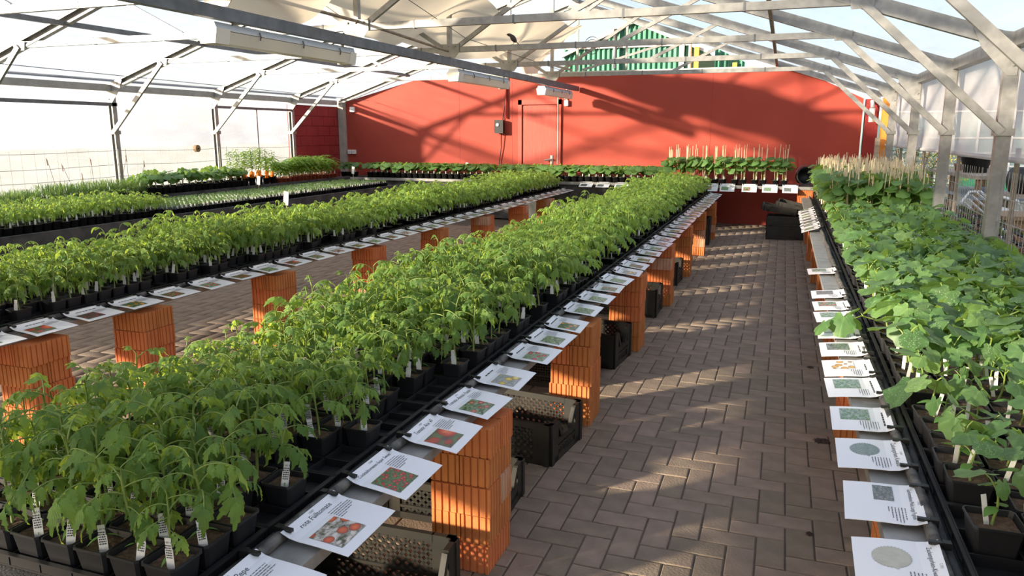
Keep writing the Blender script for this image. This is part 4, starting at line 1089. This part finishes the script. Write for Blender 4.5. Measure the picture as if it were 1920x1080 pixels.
def cuke(x, y, z, label, group, rg, size=1., n=4):
    t = emp('cucumber_seedling', (x, y, z), label, 'potted plant', group, rg.uniform(-.06, .06))
    ob('pot', POTB, t); ob('soil', SOILB[rg.randrange(4)], t)
    k = rg.randrange(4); pts, sm = CST[k]; z0 = .078; rot = Euler((rg.uniform(-.12, .12), rg.uniform(-.12, .12), rg.uniform(0, 6.28))); Rm = rot.to_matrix()
    ob('stem', sm, t, (0, 0, z0), rot, size); az = rg.uniform(0, 6.28)
    for i in range(n):
        f = .5+.5*(i+1)/n; j = f*6; a = min(int(j), 5); p = Rm @ (pts[a].lerp(pts[a+1], j-a)*size); az += 2.3+rg.uniform(-.5, .5)
        m = CL[6] if i == n-1 else CL[rg.randrange(6)]
        ob('leaf', m, t, (p.x, p.y, p.z+z0), (rg.uniform(-.05, .6), rg.uniform(-.35, .35), az), size*rg.uniform(.8, 1.25))
    ob('cotyledon_pair', CCOT, t, (0, 0, z0+.055*size), (0, 0, rg.uniform(0, 6.28)))
    if rg.random() < .8:
        ob('plant_tag', TAGN, t, (rg.uniform(-.035, .035), rg.uniform(-.04, .04), z0+.004), (rg.uniform(-.25, .25), rg.uniform(-.25, .25), rg.uniform(-.6, .3)))
def tmpl_cuke(seed, size=1., n=4, sticks=0, big=1., flower=False, tall=CSH):
    rg = random.Random(seed); q = MB(); p = pot_mb(.112, .082, .095); q.add(p.v, p.f, 0); s = soil_mb(.098, .08, seed, n=1); q.add(s.v, s.f, 1)
    z0 = Vector((0, 0, .078)); pts = stem_pts(seed, tall*size); q.tube([a+z0 for a in pts[::2]], .0032, 4, 2, False); az = rg.uniform(0, 6.28)
    for i in range(n):
        f = .35+.65*(i+1)/n; j = f*6; a = min(int(j), 5); pp = pts[a].lerp(pts[a+1], j-a)+z0; az += 2.3+rg.uniform(-.5, .5)
        lf = petioled(seed*31+i, .047*big*rg.uniform(.8, 1.15), .06*big*rg.uniform(.8, 1.2), 3, 2, 2, 13)
        mx = Matrix.Translation(pp) @ Euler((rg.uniform(-.1, .5), rg.uniform(-.2, .2), az)).to_matrix().to_4x4()
        q.merge(lf, mx)
    q.poly([(.02, -.03, .08), (.034, -.03, .08), (.034, -.03, .14), (.02, -.03, .14)], (0, .001, 0), 4)
    for k in range(sticks):
        a = rg.uniform(-.03, .03); b = rg.uniform(-.03, .03); q.bar((a, b, .05), (a+rg.uniform(-.03, .03), b+rg.uniform(-.03, .03), .62*rg.uniform(.92, 1.1)), .007, .005, (0, 1, 0), 5)
    if flower:
        for k in range(2):
            c = pts[rg.randint(1, 4)]+z0; q.lathe([(.001, 0), (.012, .006), (.016, .014)], 5, 6, (c.x+rg.uniform(-.03, .03), c.y-.02, c.z))
    return q
CM = ['pot', 'soil', 'stem', 'cuke_lot', 'tag', 'bamboo', 'flower']
TC = [tmpl_cuke(700+k).arr() for k in range(8)]
PB = .118; rg = random.Random(33); slots = []
r = 0; y = 1.42
while y < 8.4:
    r += 1
    for c in range(8):
        if c == 0 and rg.random() < .15: continue
        if rg.random() < .04: continue
        slots.append((r, c+1, .52+c*PB+rg.uniform(-.006, .006), y))
    y += PB+(.012 if r % 3 == 0 else 0)
k = 0; y = 1.36
while y < 8.5:
    k += 1
    for j in (0, 1): tag(ob('pot_tray', TRB, None, (.46+.236+j*.486, y+1.5*PB, ZT+.004)), f'black pot tray on the right table {"walkway" if j == 0 else "film"} side, {od(k)} from the viewer', 'tray', 'trays on the right table')
    y += 3*PB+.012
slots = [s for s in slots if s[2] < .62*s[3]-.1]
slots.sort(key=lambda s: math.hypot(s[2], s[3])); lot = []
for k, (r, c, x, y) in enumerate(slots):
    young = y < 3.1; sz = (rg.uniform(.72, .95) if young else rg.uniform(1.0, 1.32)); n = rg.randint(2, 3) if young else rg.randint(3, 5)
    if k < 300: cuke(x, y, ZT+.008, f'cucumber seedling in black pot, right table, {od(r)} row from near end, {od(c)} from walkway', 'cucumber seedlings on the right table', rg, sz, n)
    else:
        V, T, MI = TC[rg.randrange(8)]; lot.append((V, T, MI, Matrix.Translation((x, y, ZT+.008)) @ Matrix.Rotation(rg.choice((0, PI/2, PI)), 4, 'Z') @ Matrix.Scale(sz, 4, (0, 0, 1))))
V, T, MI = join(lot)
stuff(ob('cucumber_seedling_rows', lotmesh('cucumber_seedling_rows', V, T, MI, CM)), 'farther rows of potted cucumber seedlings on the right table', 'seedlings')
# a trailing shoot lying over the signs and a big speckled leaf hanging over the edge
BIGL = petioled(640, .075, .05, 0, 1, 3, 21).mesh('leaf', ['cuke_spot', 'stem'], True)
t = emp('cucumber_shoot', (.47, 3.98, ZT+.06), 'cucumber shoot trailing over the signs at the right table edge', 'plant shoot')
q = MB(); q.tube([(.06, .02, -.04), (.02, 0, .03), (-.06, -.03, .05), (-.14, -.06, .02), (-.2, -.1, .0)], [.004, .004, .0035, .003, .002], 6); part('stem', q, 'stem', t, True)
for p, r, sz in (((-.05, -.03, .05), (.1, .3, 1.2), 1.0), ((-.12, -.05, .03), (-.1, -.2, 2.6), 1.15), ((-.19, -.09, .0), (.0, .2, 1.9), .9), ((-.13, -.06, .02), (.2, .1, 3.9), .8)): ob('leaf', CL[0], t, p, r, sz)
t = emp('cucumber_seedling', (.5, 2.87, ZT+.06), 'cucumber shoot with a large pale speckled leaf hanging over the right table edge', 'plant shoot')
q = MB(); q.tube([(.05, .02, -.04), (.03, 0, .04), (0, -.01, .07)], [.004, .0038, .003], 6); part('stem', q, 'stem', t, True)
ob('leaf', BIGL, t, (0, -.01, .065), (-.25, 0, 2.5), 1.0)
# caned plants at the far end of the right table
CANE = [tmpl_cuke(800+k, 1.3, 10, 3, 1.35, k % 2 == 0, .30).mesh('caned_cucumber_plant', CM, True) for k in range(8)]
rr = 0; y = 8.55
while y < 12.4:
    rr += 1
    for c in range(8):
        o = ob('caned_cucumber_plant', CANE[rg.randrange(8)], None, (.52+c*PB, y, ZT+.008), (0, 0, rg.choice((0, PI/2, PI, -PI/2))+rg.uniform(-.1, .1)), (1, 1, rg.uniform(.93, 1.07)))
        tag(o, f'cucumber plant tied to canes, far right table, {od(rr)} caned row, {od(c+1)} from walkway', 'potted plant', 'caned cucumber plants on the right table')
    y += PB+.01
# ------------------------------------------------------------------ back bench plants
BBP = [tmpl_cuke(900+k, 1.05, 9, 0, 1.6).mesh('squash_seedling', CM, True) for k in range(5)]
k = 0
for x0, x1 in ((-8.3, -8.0), (-7.7, -5.2), (-4.9, -2.0)):
    x = x0
    while x <= x1:
        k += 1
        for j, yy in enumerate((13.25, 13.42)):
            if x < -7.9 and j: continue
            o = ob('squash_seedling', BBP[rg.randrange(5)], None, (x, yy, .722), (0, 0, rg.uniform(-.15, .15))); tag(o, f'squash seedling on the back bench {"front" if j == 0 else "rear"} row, {od(k)} from the left', 'potted plant', 'squash seedlings on the back bench')
            q = None
        x += .125
BBC = [tmpl_cuke(950+kk, 1.2, 11, 3, 1.5, False, .26).mesh('caned_squash_plant', CM, True) for kk in range(5)]
k = 0
for x in (-1.85, -1.72, -1.55, -1.42, -1.25, -1.08, -.95, -.75, -.62, -.43, -.3, -.1, .03):
    k += 1
    for j, yy in enumerate((13.2, 13.4)):
        o = ob('caned_squash_plant', BBC[rg.randrange(5)], None, (x, yy, .722), (0, 0, rg.uniform(-.1, .1))); tag(o, f'squash plant with canes on the back bench {"front" if j == 0 else "rear"} row, {od(k)} from left', 'potted plant', 'caned plants on the back bench')
t = emp('black_bucket', (.3, 13.33, .725), 'black round bucket lying on its side on the back bench', 'bucket'); t.rotation_euler = (rad(80), 0, .3)
q = MB(); q.lathe([(0, -.1), (.11, -.1), (.14, .1), (.15, .1), (.15, .11), (.133, .11), (.105, -.08), (0, -.08)], 22); t.location = (.33, 13.35, .875); part('shell', q, 'dark', t, True)
q = MB(); q.tube([(.17*math.cos(a), .17*math.sin(a), .1) for a in [0.3+2.5*i/12 for i in range(13)]], .005, 5); part('handle', q, 'galv_dark', t)

# ------------------------------------------------------------------ third table: tiny tagged seedlings
def tmpl_seed(seed, h=.055, r=.036, nl=7, tagh=.042, mi=(0, 1, 2, 3, 4)):
    rg = random.Random(seed); q = MB(); p = pot_mb(.068, .05, .06); q.add(p.v, p.f, 0); s = soil_mb(.058, .05, seed, n=1); q.add(s.v, s.f, 1)
    q.tube([(0, 0, .05), (0, 0, .05+h)], .0018, 3, 2, False)
    for i in range(nl):
        a = 2.4*i+rg.random(); hh = .05+h*(.5+.5*(i+1)/nl)
        leaflet(q, Matrix.Translation((0, 0, hh)) @ Euler((rg.uniform(-.1, .6), 0, a)).to_matrix().to_4x4(), r*rg.uniform(.8, 1.3), r*.62, 3, .3, .2, 0, rg, 3)
    if tagh and seed % 4: q.poly([(-.007, -.02, .045), (.007, -.02, .045), (.007, -.02, .05+tagh), (-.007, -.02, .05+tagh)], (0, .001, 0), 4)
    return q
SM = ['pot', 'soil', 'stem', 'seed', 'tag']
SQ = [tmpl_seed(k+40) for k in range(6)]; SME = [q.mesh('tagged_seedling', SM, True) for q in SQ]; SAR = [q.arr() for q in SQ]
slots = []; rr = 0; y = 6.85
while y < 12.0:
    rr += 1
    for c in range(13): slots.append((rr, c+1, -6.65-c*.074, y))
    y += .074
slots.sort(key=lambda s: math.hypot(s[2], s[3])+(.5*s[1] if s[1] > 5 else 0)); lot = []
for k, (r, c, x, y) in enumerate(slots):
    if rg.random() < .05: continue
    if k < 300: tag(ob('tagged_seedling', SME[rg.randrange(6)], None, (x, y, .652), (0, 0, rg.uniform(-.1, .1)+rg.choice((0, .4, .6)))), f'tiny seedling with white tag, third table, {od(r)} tagged row, {od(c)} from the edge', 'seedling', 'tagged seedlings on the third table')
    else: lot.append((*SAR[rg.randrange(6)], Matrix.Translation((x, y, .652)) @ Matrix.Rotation(rg.uniform(-.1, .6), 4, 'Z')))
V, T, MI = join(lot)
stuff(ob('tagged_seedling_rows', lotmesh('tagged_seedling_rows', V, T, MI, SM)), 'dense farther rows of tiny tagged seedlings on the third table', 'seedlings')
TM3 = [tmpl_tomato(400+k, .78).arr() for k in range(6)]; lot = []; y = 4.2
while y < 6.8:
    for c in range(9): lot.append((*TM3[rg.randrange(6)], Matrix.Translation((-6.67-c*.1, y, .652)) @ Matrix.Rotation(rg.choice((0, PI/2, PI))+rg.uniform(-.1, .1), 4, 'Z') @ Matrix.Diagonal((1, 1, rg.uniform(.85, 1.1), 1))))
    y += .1
V, T, MI = join(lot)
stuff(ob('tomato_seedling_rows', lotmesh('tomato_seedling_rows', V, T, MI, LOTM)), 'small block of tomato seedlings at the near end of the third table', 'seedlings')
# tall white stake labels between tables
def stake(x, y, z, h, label):
    t = emp('stake_label', (x, y, z), label, 'stake label', 'tall white stake labels')
    q = MB(); q.tube([(0, 0, 0), (.01, 0, h)], .004, 5); part('stake', q, 'bamboo', t)
    q = MB(); q.poly([(-.025, -.004, h-.02), (.03, -.004, h-.03), (.045, -.004, h+.1), (-.01, -.004, h+.11)], (0, .002, 0)); part('card', q, 'tag', t)
stake(-4.45, 6.05, ZT, .34, 'tall white stake label above the left table foliage')
stake(-7.3, 9.3, .65, .2, 'leaning white stake label on the third table')
stake(-7.4, 12.1, .65, .22, 'farthest white stake label on the third table end')
stake(-5.7, 13.4, .72, .2, 'white stake label among the back bench squash, left of the box')
stake(-4.65, 13.4, .72, .18, 'white stake label in front of the red door')

# ------------------------------------------------------------------ wall bench plants
def grass_pot(x, y, z, label, seed, n=60, h=.16):
    rg = random.Random(seed); t = emp('herb_pot', (x, y, z), label, 'potted herb', 'herb pots on the wall bench')
    part('pot', pot_mb(.12, .09, .07), 'pot', t)
    q = MB()
    for k in range(n):
        a = rg.uniform(0, 6.28); b = rg.uniform(.1, .9); p = Vector((rg.uniform(-.05, .05), rg.uniform(-.05, .05), .06)); hh = h*rg.uniform(.5, 1.15)
        d = Vector((math.cos(a), math.sin(a), 0)); s = Vector((-d.y, d.x, 0))*.003
        p1 = p+d*b*hh*.35+Vector((0, 0, hh*.75)); p2 = p+d*b*hh*.9+Vector((0, 0, hh*(1.05-.35*b)))
        q.add([p-s, p+s, p1+s, p1-s, p2], [(0, 1, 2, 3), (3, 2, 4)])
    o = part('blades', q, 'herb', t, True); o['kind'] = 'stuff'
    if rg.random() < .5: ob('plant_tag', TAG, t, (.04, -.03, .06), (0, 0, .6))
    return t
y = 5.2; k = 0
while y < 8.0:
    for j, x in enumerate((-8.08, -8.24, -8.4)):
        k += 1; grass_pot(x, y, .748, f'grassy herb pot on the wall bench, {od(k)} counted from its near end', k, 55, .14 if y < 6.5 else .19)
    y += .16
# tall weed stalks
for k, (y, h) in enumerate(((6.95, .5), (7.15, .42), (7.3, .3), (7.45, .48), (7.9, .5), (8.2, .42))):
    q = MB(); a = (k-2)*.06; q.tube([(0, 0, 0), (0, a*.4, h*.5), (.02, a-.06*(k % 2), h)], .0028, 4); q.tube([(.02, a-.06*(k % 2), h-.07), (.02, a-.06*(k % 2)-.01, h+.02)], [.007, .003], 5)
    tag(part('weed_stalk', q, 'dryplant', None, loc=(-8.45, y, .76)), f'thin dry seed stalk above the herbs, {od(k+1)} from the viewer', 'weed stalk', 'dry stalks by the left film')
BSM = [tmpl_cuke(1000+kk, 1.2, 7, 0, 1.1).mesh('nasturtium_seedling', CM, True) for kk in range(5)]
y = 8.0; k = 0
while y < 9.9:
    k += 1
    for j, x in enumerate((-8.06, -8.19, -8.32)):
        tag(ob('nasturtium_seedling', BSM[rg.randrange(5)], None, (x, y, .748), (0, 0, rg.uniform(0, 6.28)*0+rg.uniform(-.1, .1)), rg.uniform(.9, 1.2)), f'round leaved seedling on the wall bench, {od(k)} along, {od(j+1)} from its front', 'potted plant', 'round leaved seedlings on the wall bench')
    y += .125
def pepper_mesh(seed, h, nl, rl, tpot, orange=False):
    rg = random.Random(seed); q = MB()
    p = pot_mb(.10, .075, .12 if not tpot else .075); q.add(p.v, p.f, 0); zb = .11 if not tpot else .065; s = soil_mb(.085, zb, seed, n=1); q.add(s.v, s.f, 1)
    q.tube([(0, 0, zb), (.01, 0, zb+h*.5), (.0, .01, zb+h)], .0035, 4, 2, False)
    for i in range(nl):
        a = 2.4*i; hh = zb+h*(.3+.7*(i+1)/nl); leaflet(q, Matrix.Translation((0, 0, hh)) @ Euler((rg.uniform(-.2, .6), 0, a)).to_matrix().to_4x4() @ Matrix.Translation((0, .02, 0)), rl*rg.uniform(.8, 1.25), rl*.5, 4, .5, .2, 0, rg, 3)
    if orange: q.poly([(-.03, -.055, zb), (.03, -.055, zb), (.032, -.055, zb+.075), (0, -.055, zb+.10), (-.032, -.055, zb+.075)], (0, .002, 0), 4)
    else: q.poly([(-.008, -.035, zb), (.008, -.035, zb), (.008, -.035, zb+.07), (-.008, -.035, zb+.07)], (0, .001, 0), 4)
    return q
TALL = [pepper_mesh(20+k, .42, 64, .062, False, True).mesh('bushy_potted_plant', ['pot', 'soil', 'stem', 'leaf_lot_sunlit', 'orange_tag'], True) for k in range(4)]
PEP = [pepper_mesh(30+k, .28, 24, .12, True).mesh('pepper_plant', ['terra', 'soil', 'stem', 'leaf_lot_sunlit', 'tag'], True) for k in range(4)]
k = 0
for y in (9.95, 10.12, 10.3, 10.48, 10.66):
    for j, x in enumerate((-8.06, -8.2, -8.34)):
        k += 1; tag(ob('bushy_potted_plant', TALL[rg.randrange(4)], None, (x, y, .748), (0, 0, rg.uniform(.4, 1.0)), rg.uniform(.9, 1.15)), f'tall bushy plant with orange tag on the wall bench, {od((k-1)//3+1)} along, {od(j+1)} from front', 'potted plant', 'orange tagged plants on the wall bench')
k = 0
y = 10.85
while y < 12.6:
    k += 1
    for j, x in enumerate((-8.06, -8.18, -8.3)):
        tag(ob('pepper_plant', PEP[rg.randrange(4)], None, (x, y, .748), (0, 0, rg.uniform(0, .6)), rg.uniform(.9, 1.25)), f'pepper plant in reddish pot on the wall bench, {od(k)} along, {od(j+1)} from its front', 'potted plant', 'pepper plants on the wall bench')
    y += .12

# ------------------------------------------------------------------ wire fences inside the film walls
def fence(x, y0, y1, ztop, label, sy=.155, hz=(0., .2, .4, .6, .8, .98, 1.14, 1.33)):
    t = emp('wire_fence', (x, y0, 0), label, 'fence'); L = y1-y0
    rgf = random.Random(int(abs(x)*10)); q = MB(); n = int(L/sy)
    for k in range(n+1):
        y = k*sy+rgf.uniform(-.01, .01); w = .0016
        q.bar((rgf.uniform(-.004, .004), y, 0), (rgf.uniform(-.008, .008), y+rgf.uniform(-.015, .015), ztop), .0035, .0035, (0, 1, 0))
    o = part('vertical_wires', q, 'galv', t); o['kind'] = 'stuff'
    for z in hz:
        if z > ztop: continue
        q = MB(); m = int(L/.5); q.tube([(0, L*k/m, z+.01*math.sin(k*1.3)) for k in range(m+1)], .0028, 4); part('line_wire', q, 'galv', t)
fence(XL+.08, 2.5, 12.2, 1.36, 'thin wire mesh fence along the left film wall')
fence(XR+.02, 2.0, 13.3, 1.32, 'wire mesh fence along the open right wall', .075)
for k, y in enumerate((3.4, 5.3, 6.45, 8.43, 10.42, 12.38)):
    q = MB(); q.tube([(XR+.2, y, 0), (XR+.18, y, 1.47)], .018, 8)
    tag(part('outer_pole', q, 'wood', None, True), f'slim grey pole outside the right wire fence, {od(k+1)} from the viewer', 'pole', 'outer poles')

# ------------------------------------------------------------------ building behind the red wall
t = emp('green_shed', (-3.4, 17.5, 0), 'green corrugated shed gable showing above the red wall', 'building')
def corr(x0, x1, zt, zb, parent, name='corrugated_sheet'):
    q = MB(); n = int((x1-x0)/.02); vs = []
    for i in range(n+1):
        x = x0+(x1-x0)*i/n; y = .025*math.sin(x*2*PI/.115); vs += [(x, y, zb), (x, y, zt(x))]
    q.add(vs, [(2*i, 2*i+2, 2*i+3, 2*i+1) for i in range(n)]); part(name, q, 'greenmetal', parent, True)
corr(-1.55, 1.3, lambda x: 3.52, 0, t)
corr(-1.35, 1.05, lambda x: 3.97-abs(x-.05)*.42+.0, 3.5, t, 'gable_sheet')
q = MB(); q.box(-1.5, 1.3, -.06, -.03, 3.45, 3.53); part('cream_band', q, 'cream', t)
q = MB(); q.box(-1.2, 1.2, -.07, -.03, 3.545, 3.60); part('rusty_rail', q, 'rusty', t)
for s in (-1, 1):
    q = MB(); q.bar((.05, -.05, 4.0), (.05+s*1.65, -.05, 4.0-.42*1.65), .12, .07); part('barge_board', q, 'cream', t)
q = MB(); q.box(1.08, 1.19, -.08, -.04, 0, 3.62); part('corner_trim', q, 'cream', t)
q = MB(); q.tube([(1.32, -.1, 0), (1.32, -.1, 3.6)], .035, 10); part('downpipe', q, 'white', t, True)
q = MB(); q.poly([(-1.6, .1, 3.3), (.05, .1, 4.0), (1.7, .1, 3.3)], (0, 5, 0)); part('roof', q, 'greenmetal', t)
q = MB(); q.tube([(-.33, -.15, 3.0), (-.33, -.15, 3.85)], .045, 10); part('flue_pipe', q, 'galv_dark', t, True)
t = emp('green_annex', (-1.45, 18.0, 0), 'lower green corrugated annex right of the shed', 'building')
corr(-.15, .5, lambda x: 3.36-(x)*.5, 0, t); q = MB(); q.box(.24, .34, -.1, -.04, 0, 3.1); part('timber_edge', q, 'orange', t)
q = MB(); q.box(-.15, .5, .05, 1.5, 0, 2.8); part('annex_body', q, 'greenmetal', t)
q = MB(); q.box(-1.98, -1.88, 17.3, 17.4, 0, 3.4); tag(part('timber_post', q, 'orange', None), 'orange timber post standing between the green sheds', 'post')

# ------------------------------------------------------------------ yard outside on the right
def bush(name, loc, r, h, m, label, seed, n=420, ls=.07):
    rg = random.Random(seed); t = emp(name, loc, label, 'shrub'); q = MB()
    for k in range(4): a = k*1.6; q.tube([(0, 0, 0), (r*.3*math.cos(a), r*.3*math.sin(a), h*.4), (r*.6*math.cos(a), r*.6*math.sin(a), h*.8)], [.03, .02, .008], 5)
    part('branches', q, 'wood2', t); q = MB()
    for k in range(n):
        a = rg.uniform(0, 6.28); u = rg.uniform(-1, 1); rr = rg.uniform(.55, 1)**.6; s = math.sqrt(1-u*u)
        p = Vector((r*rr*s*math.cos(a), r*rr*s*math.sin(a), h*.55+h*.45*rr*u))
        leaflet(q, Matrix.Translation(p) @ Euler((rg.uniform(-1, 1), rg.uniform(-1, 1), rg.uniform(0, 6.28))).to_matrix().to_4x4(), ls*rg.uniform(.7, 1.3), ls*.5, 2, .3, .2, 0, rg)
    o = part('foliage', q, m, t, True); o['kind'] = 'stuff'
bush('yard_shrub', (2.7, 19.0, 0), .6, 1.75, 'bush', 'dark green shrub beyond the wire fence', 5, 700)
bush('yard_shrub', (2.3, 16.2, 0), .5, 1.6, 'bush', 'dark leafy shrub close behind the orange post', 6, 600)
bush('yard_shrub', (3.6, 21.0, 0), .7, 1.2, 'bush_y', 'yellow leaved shrub in front of the far glasshouse', 7, 600)
# far glasshouse
t = emp('glasshouse', (5.5, 27, 0), 'pale glasshouse with white bars far behind the yard', 'building')
for k in range(8):
    q = MB(); q.box(-2.6+k*.9, -1.76+k*.9, 0, .02, .0, 2.2); part('pane', q, 'glass', t)
    q = MB(); q.box(-1.76+k*.9, -1.70+k*.9, -.03, .03, 0, 2.3); part('glazing_bar', q, 'white', t)
for z in (.55, .95, 1.4, 2.2):
    q = MB(); q.box(-2.6, 5, -.04, .0, z, z+.05); part('rail', q, 'white', t)
q = MB(); q.box(-3, 6, .1, 4, 0, 2.25); part('body', q, 'glass', t)
q = MB(); q.box(-2, 2, -.03, .03, 0, .45); o = part('low_fence', q, 'greentrim', None, loc=(6.2, 22.5, 0)); tag(o, 'low green fence in front of the far glasshouse', 'fence')
# yard table with tub
t = emp('yard_table', (3.5, 16.2, -.09), 'weathered wooden work table in the yard', 'table'); t.rotation_euler = (0, 0, .1)
for k in range(6):
    q = MB(); q.box(-.6+k*.2, -.41+k*.2, -1.5, 1.5, .9, .96); part('plank', q, 'wood', t)
for x in (-.5, .5):
    for y in (-1.4, 0, 1.4): q = MB(); q.box(x-.04, x+.04, y-.04, y+.04, 0, .9); part('leg', q, 'wood2', t)
q = MB(); q.box(-.55, .55, -1.45, 1.45, .55, .6); part('lower_shelf', q, 'blue_grey', t)
t = emp('black_tub', (3.3, 15.9, .875), 'black round tub standing on the yard table', 'tub')
q = MB(); q.lathe([(0, 0), (.19, 0), (.25, .26), (.265, .26), (.265, .28), (.235, .28), (.18, .02), (0, .02)], 24); part('shell', q, 'dark', t, True)
for s in (-1, 1): q = MB(); q.tube([(s*.26, -.05, .26), (s*.3, 0, .3), (s*.26, .05, .26)], .012, 6); part('handle', q, 'dark', t)
t = emp('clay_pot', (3.15, 16.5, .875), 'small reddish pot beside the tub on the yard table', 'pot')
q = MB(); q.lathe([(0, 0), (.06, 0), (.085, .11), (.095, .11), (.095, .13), (.08, .13), (.06, .02)], 16); part('shell', q, 'terra', t, True); q = MB(); q.cyl((0, 0, .1), .078, .078, .005, 14); part('soil', q, 'soil', t)
t = emp('grey_barrel', (3.9, 14.0, .85), 'dark grey barrel lying at the right picture edge', 'barrel'); t.rotation_euler = (0, rad(90), .25)
q = MB(); q.lathe([(0, -.5), (.2, -.5), (.21, -.4), (.22, 0), (.21, .4), (.2, .5), (0, .5)], 22); part('shell', q, 'dark', t, True); q = MB(); q.lathe([(.222, -.2), (.232, -.18), (.222, -.16)], 22); q.lathe([(.222, .16), (.232, .18), (.222, .2)], 22); part('hoop', q, 'galv_dark', t)
q = MB()
for x in (-.5, .5):
    for y in (-.25, .25): q.box(x-.03, x+.03, y-.03, y+.03, 0, .62)
q.box(-.6, .6, -.35, .35, .58, .64)
tag(part('barrel_stand', q, 'wood', None, loc=(3.9, 14.0, 0)), 'wooden stand carrying the grey barrel', 'stand')
t = emp('pallet_stack', (2.35, 14.9, 0), 'brown wooden pallets leaning below the yard table', 'pallet')
for k in range(3):
    for j in range(5): q = MB(); q.box(-.45, .45, -.4+j*.18, -.28+j*.18, k*.15+.1, k*.15+.122); part('board', q, 'wood2', t)
    for j in (-.35, 0, .35): q = MB(); q.box(-.45, .45, j-.04, j+.04, k*.15, k*.15+.1); part('bearer', q, 'wood2', t)
t = emp('green_tray', (2.4, 14.8, .425), 'green rimmed tray lying on the pallets', 'tray')
q = MB(); q.box(-.25, .25, -.35, .35, 0, .06); part('tub', q, 'dark', t); q = MB()
for a in ((-.27, .27, -.37, -.34), (-.27, .27, .34, .37), (-.27, -.24, -.37, .37), (.24, .27, -.37, .37)): q.box(*a, .05, .08)
part('rim', q, 'greentrim', t)
# white garden chairs lying in a heap
def chair(loc, rot, label):
    t = emp('garden_chair', loc, label, 'chair', 'white plastic chairs'); t.rotation_euler = rot
    q = MB(); n = 8; vs = []
    for i in range(n+1):
        for j in range(n+1): vs.append((-.21+.42*i/n, -.2+.4*j/n, .42-.02*math.sin(PI*i/n)*math.sin(PI*j/n)))
    q.add(vs, [(j*(n+1)+i, j*(n+1)+i+1, (j+1)*(n+1)+i+1, (j+1)*(n+1)+i) for j in range(n) for i in range(n)]); part('seat', q, 'white', t, True)
    for k in range(5): q = MB(); q.bar((-.17+k*.085, .2, .44), (-.15+k*.075, .32, .84), .05, .012, (1, 0, 0)); part('back_slat', q, 'white', t)
    q = MB(); q.tube([(-.2, .2, .42), (-.21, .3, .75), (-.1, .34, .88), (.1, .34, .88), (.21, .3, .75), (.2, .2, .42)], .018, 8); part('back_frame', q, 'white', t, True)
    for s in (-1, 1):
        q = MB(); q.tube([(s*.22, -.2, .4), (s*.26, -.22, .62), (s*.26, .1, .64), (s*.21, .28, .66)], .02, 8); part('armrest', q, 'white', t, True)
        for y in (-1, 1): q = MB(); q.tube([(s*.2, y*.19, .42), (s*.25, y*.24, 0)], .02, 6); part('leg', q, 'white', t, True)
chair((3.35, 13.3, .05), (.2, -.9, .5), 'white plastic garden chair tipped over in the yard')
chair((3.5, 12.6, .3), (1.5, .2, 1.2), 'white plastic chair lying on its back in the yard')
# rows of black pots beside the fence outside
YP = []
for k in range(4):
    rgp = random.Random(70+k); q = MB(); p = pot_mb(.16, .12, .17); q.add(p.v, p.f, 0); s = soil_mb(.13, .15, k, n=1); q.add(s.v, s.f, 1)
    for i in range(9): leaflet(q, Matrix.Translation((rgp.uniform(-.04, .04), rgp.uniform(-.04, .04), .15)) @ Euler((rgp.uniform(.5, 1.3), 0, rgp.uniform(0, 6.28))).to_matrix().to_4x4(), .1*rgp.uniform(.6, 1.2), .035, 3, .4, .2, 0, rgp, 2)
    q.poly([(.03, -.06, .15), (.045, -.06, .15), (.045, -.06, .2), (.03, -.06, .2)], (0, .002, 0), 3) if k == 0 else None
    YP.append(q.mesh('nursery_pot', ['pot', 'soil', 'dryplant' if k % 2 else 'bush', 'tag'], True))
q = MB(); q.box(1.72, 2.55, 4.5, 12.5, .34, .38)
for y in (5, 7, 9, 11, 12.3):
    for x in (1.78, 2.45): q.box(x, x+.06, y, y+.06, 0, .34)
tag(part('yard_bench', q, 'wood2', None), 'low wooden bench carrying black nursery pots outside', 'bench')
rr = 0; y = 5.2
while y < 12.4:
    rr += 1
    for c in range(4):
        tag(ob('nursery_pot', YP[R0.randrange(4)], None, (1.84+c*.19, y, .382), (0, 0, R0.uniform(-.2, .2))), f'black nursery pot outside the right fence, {od(rr)} row, {od(c+1)} from the fence', 'potted plant', 'nursery pots outside')
    y += .19
q = MB(); q.box(-.5, .5, -.35, .35, 0, .5); q.box(-.55, .55, -.4, .4, .5, .55)
tag(part('wooden_chest', q, 'wood2', None, loc=(3.2, 11.4, 0)), 'low brown wooden chest behind the nursery pots', 'chest')
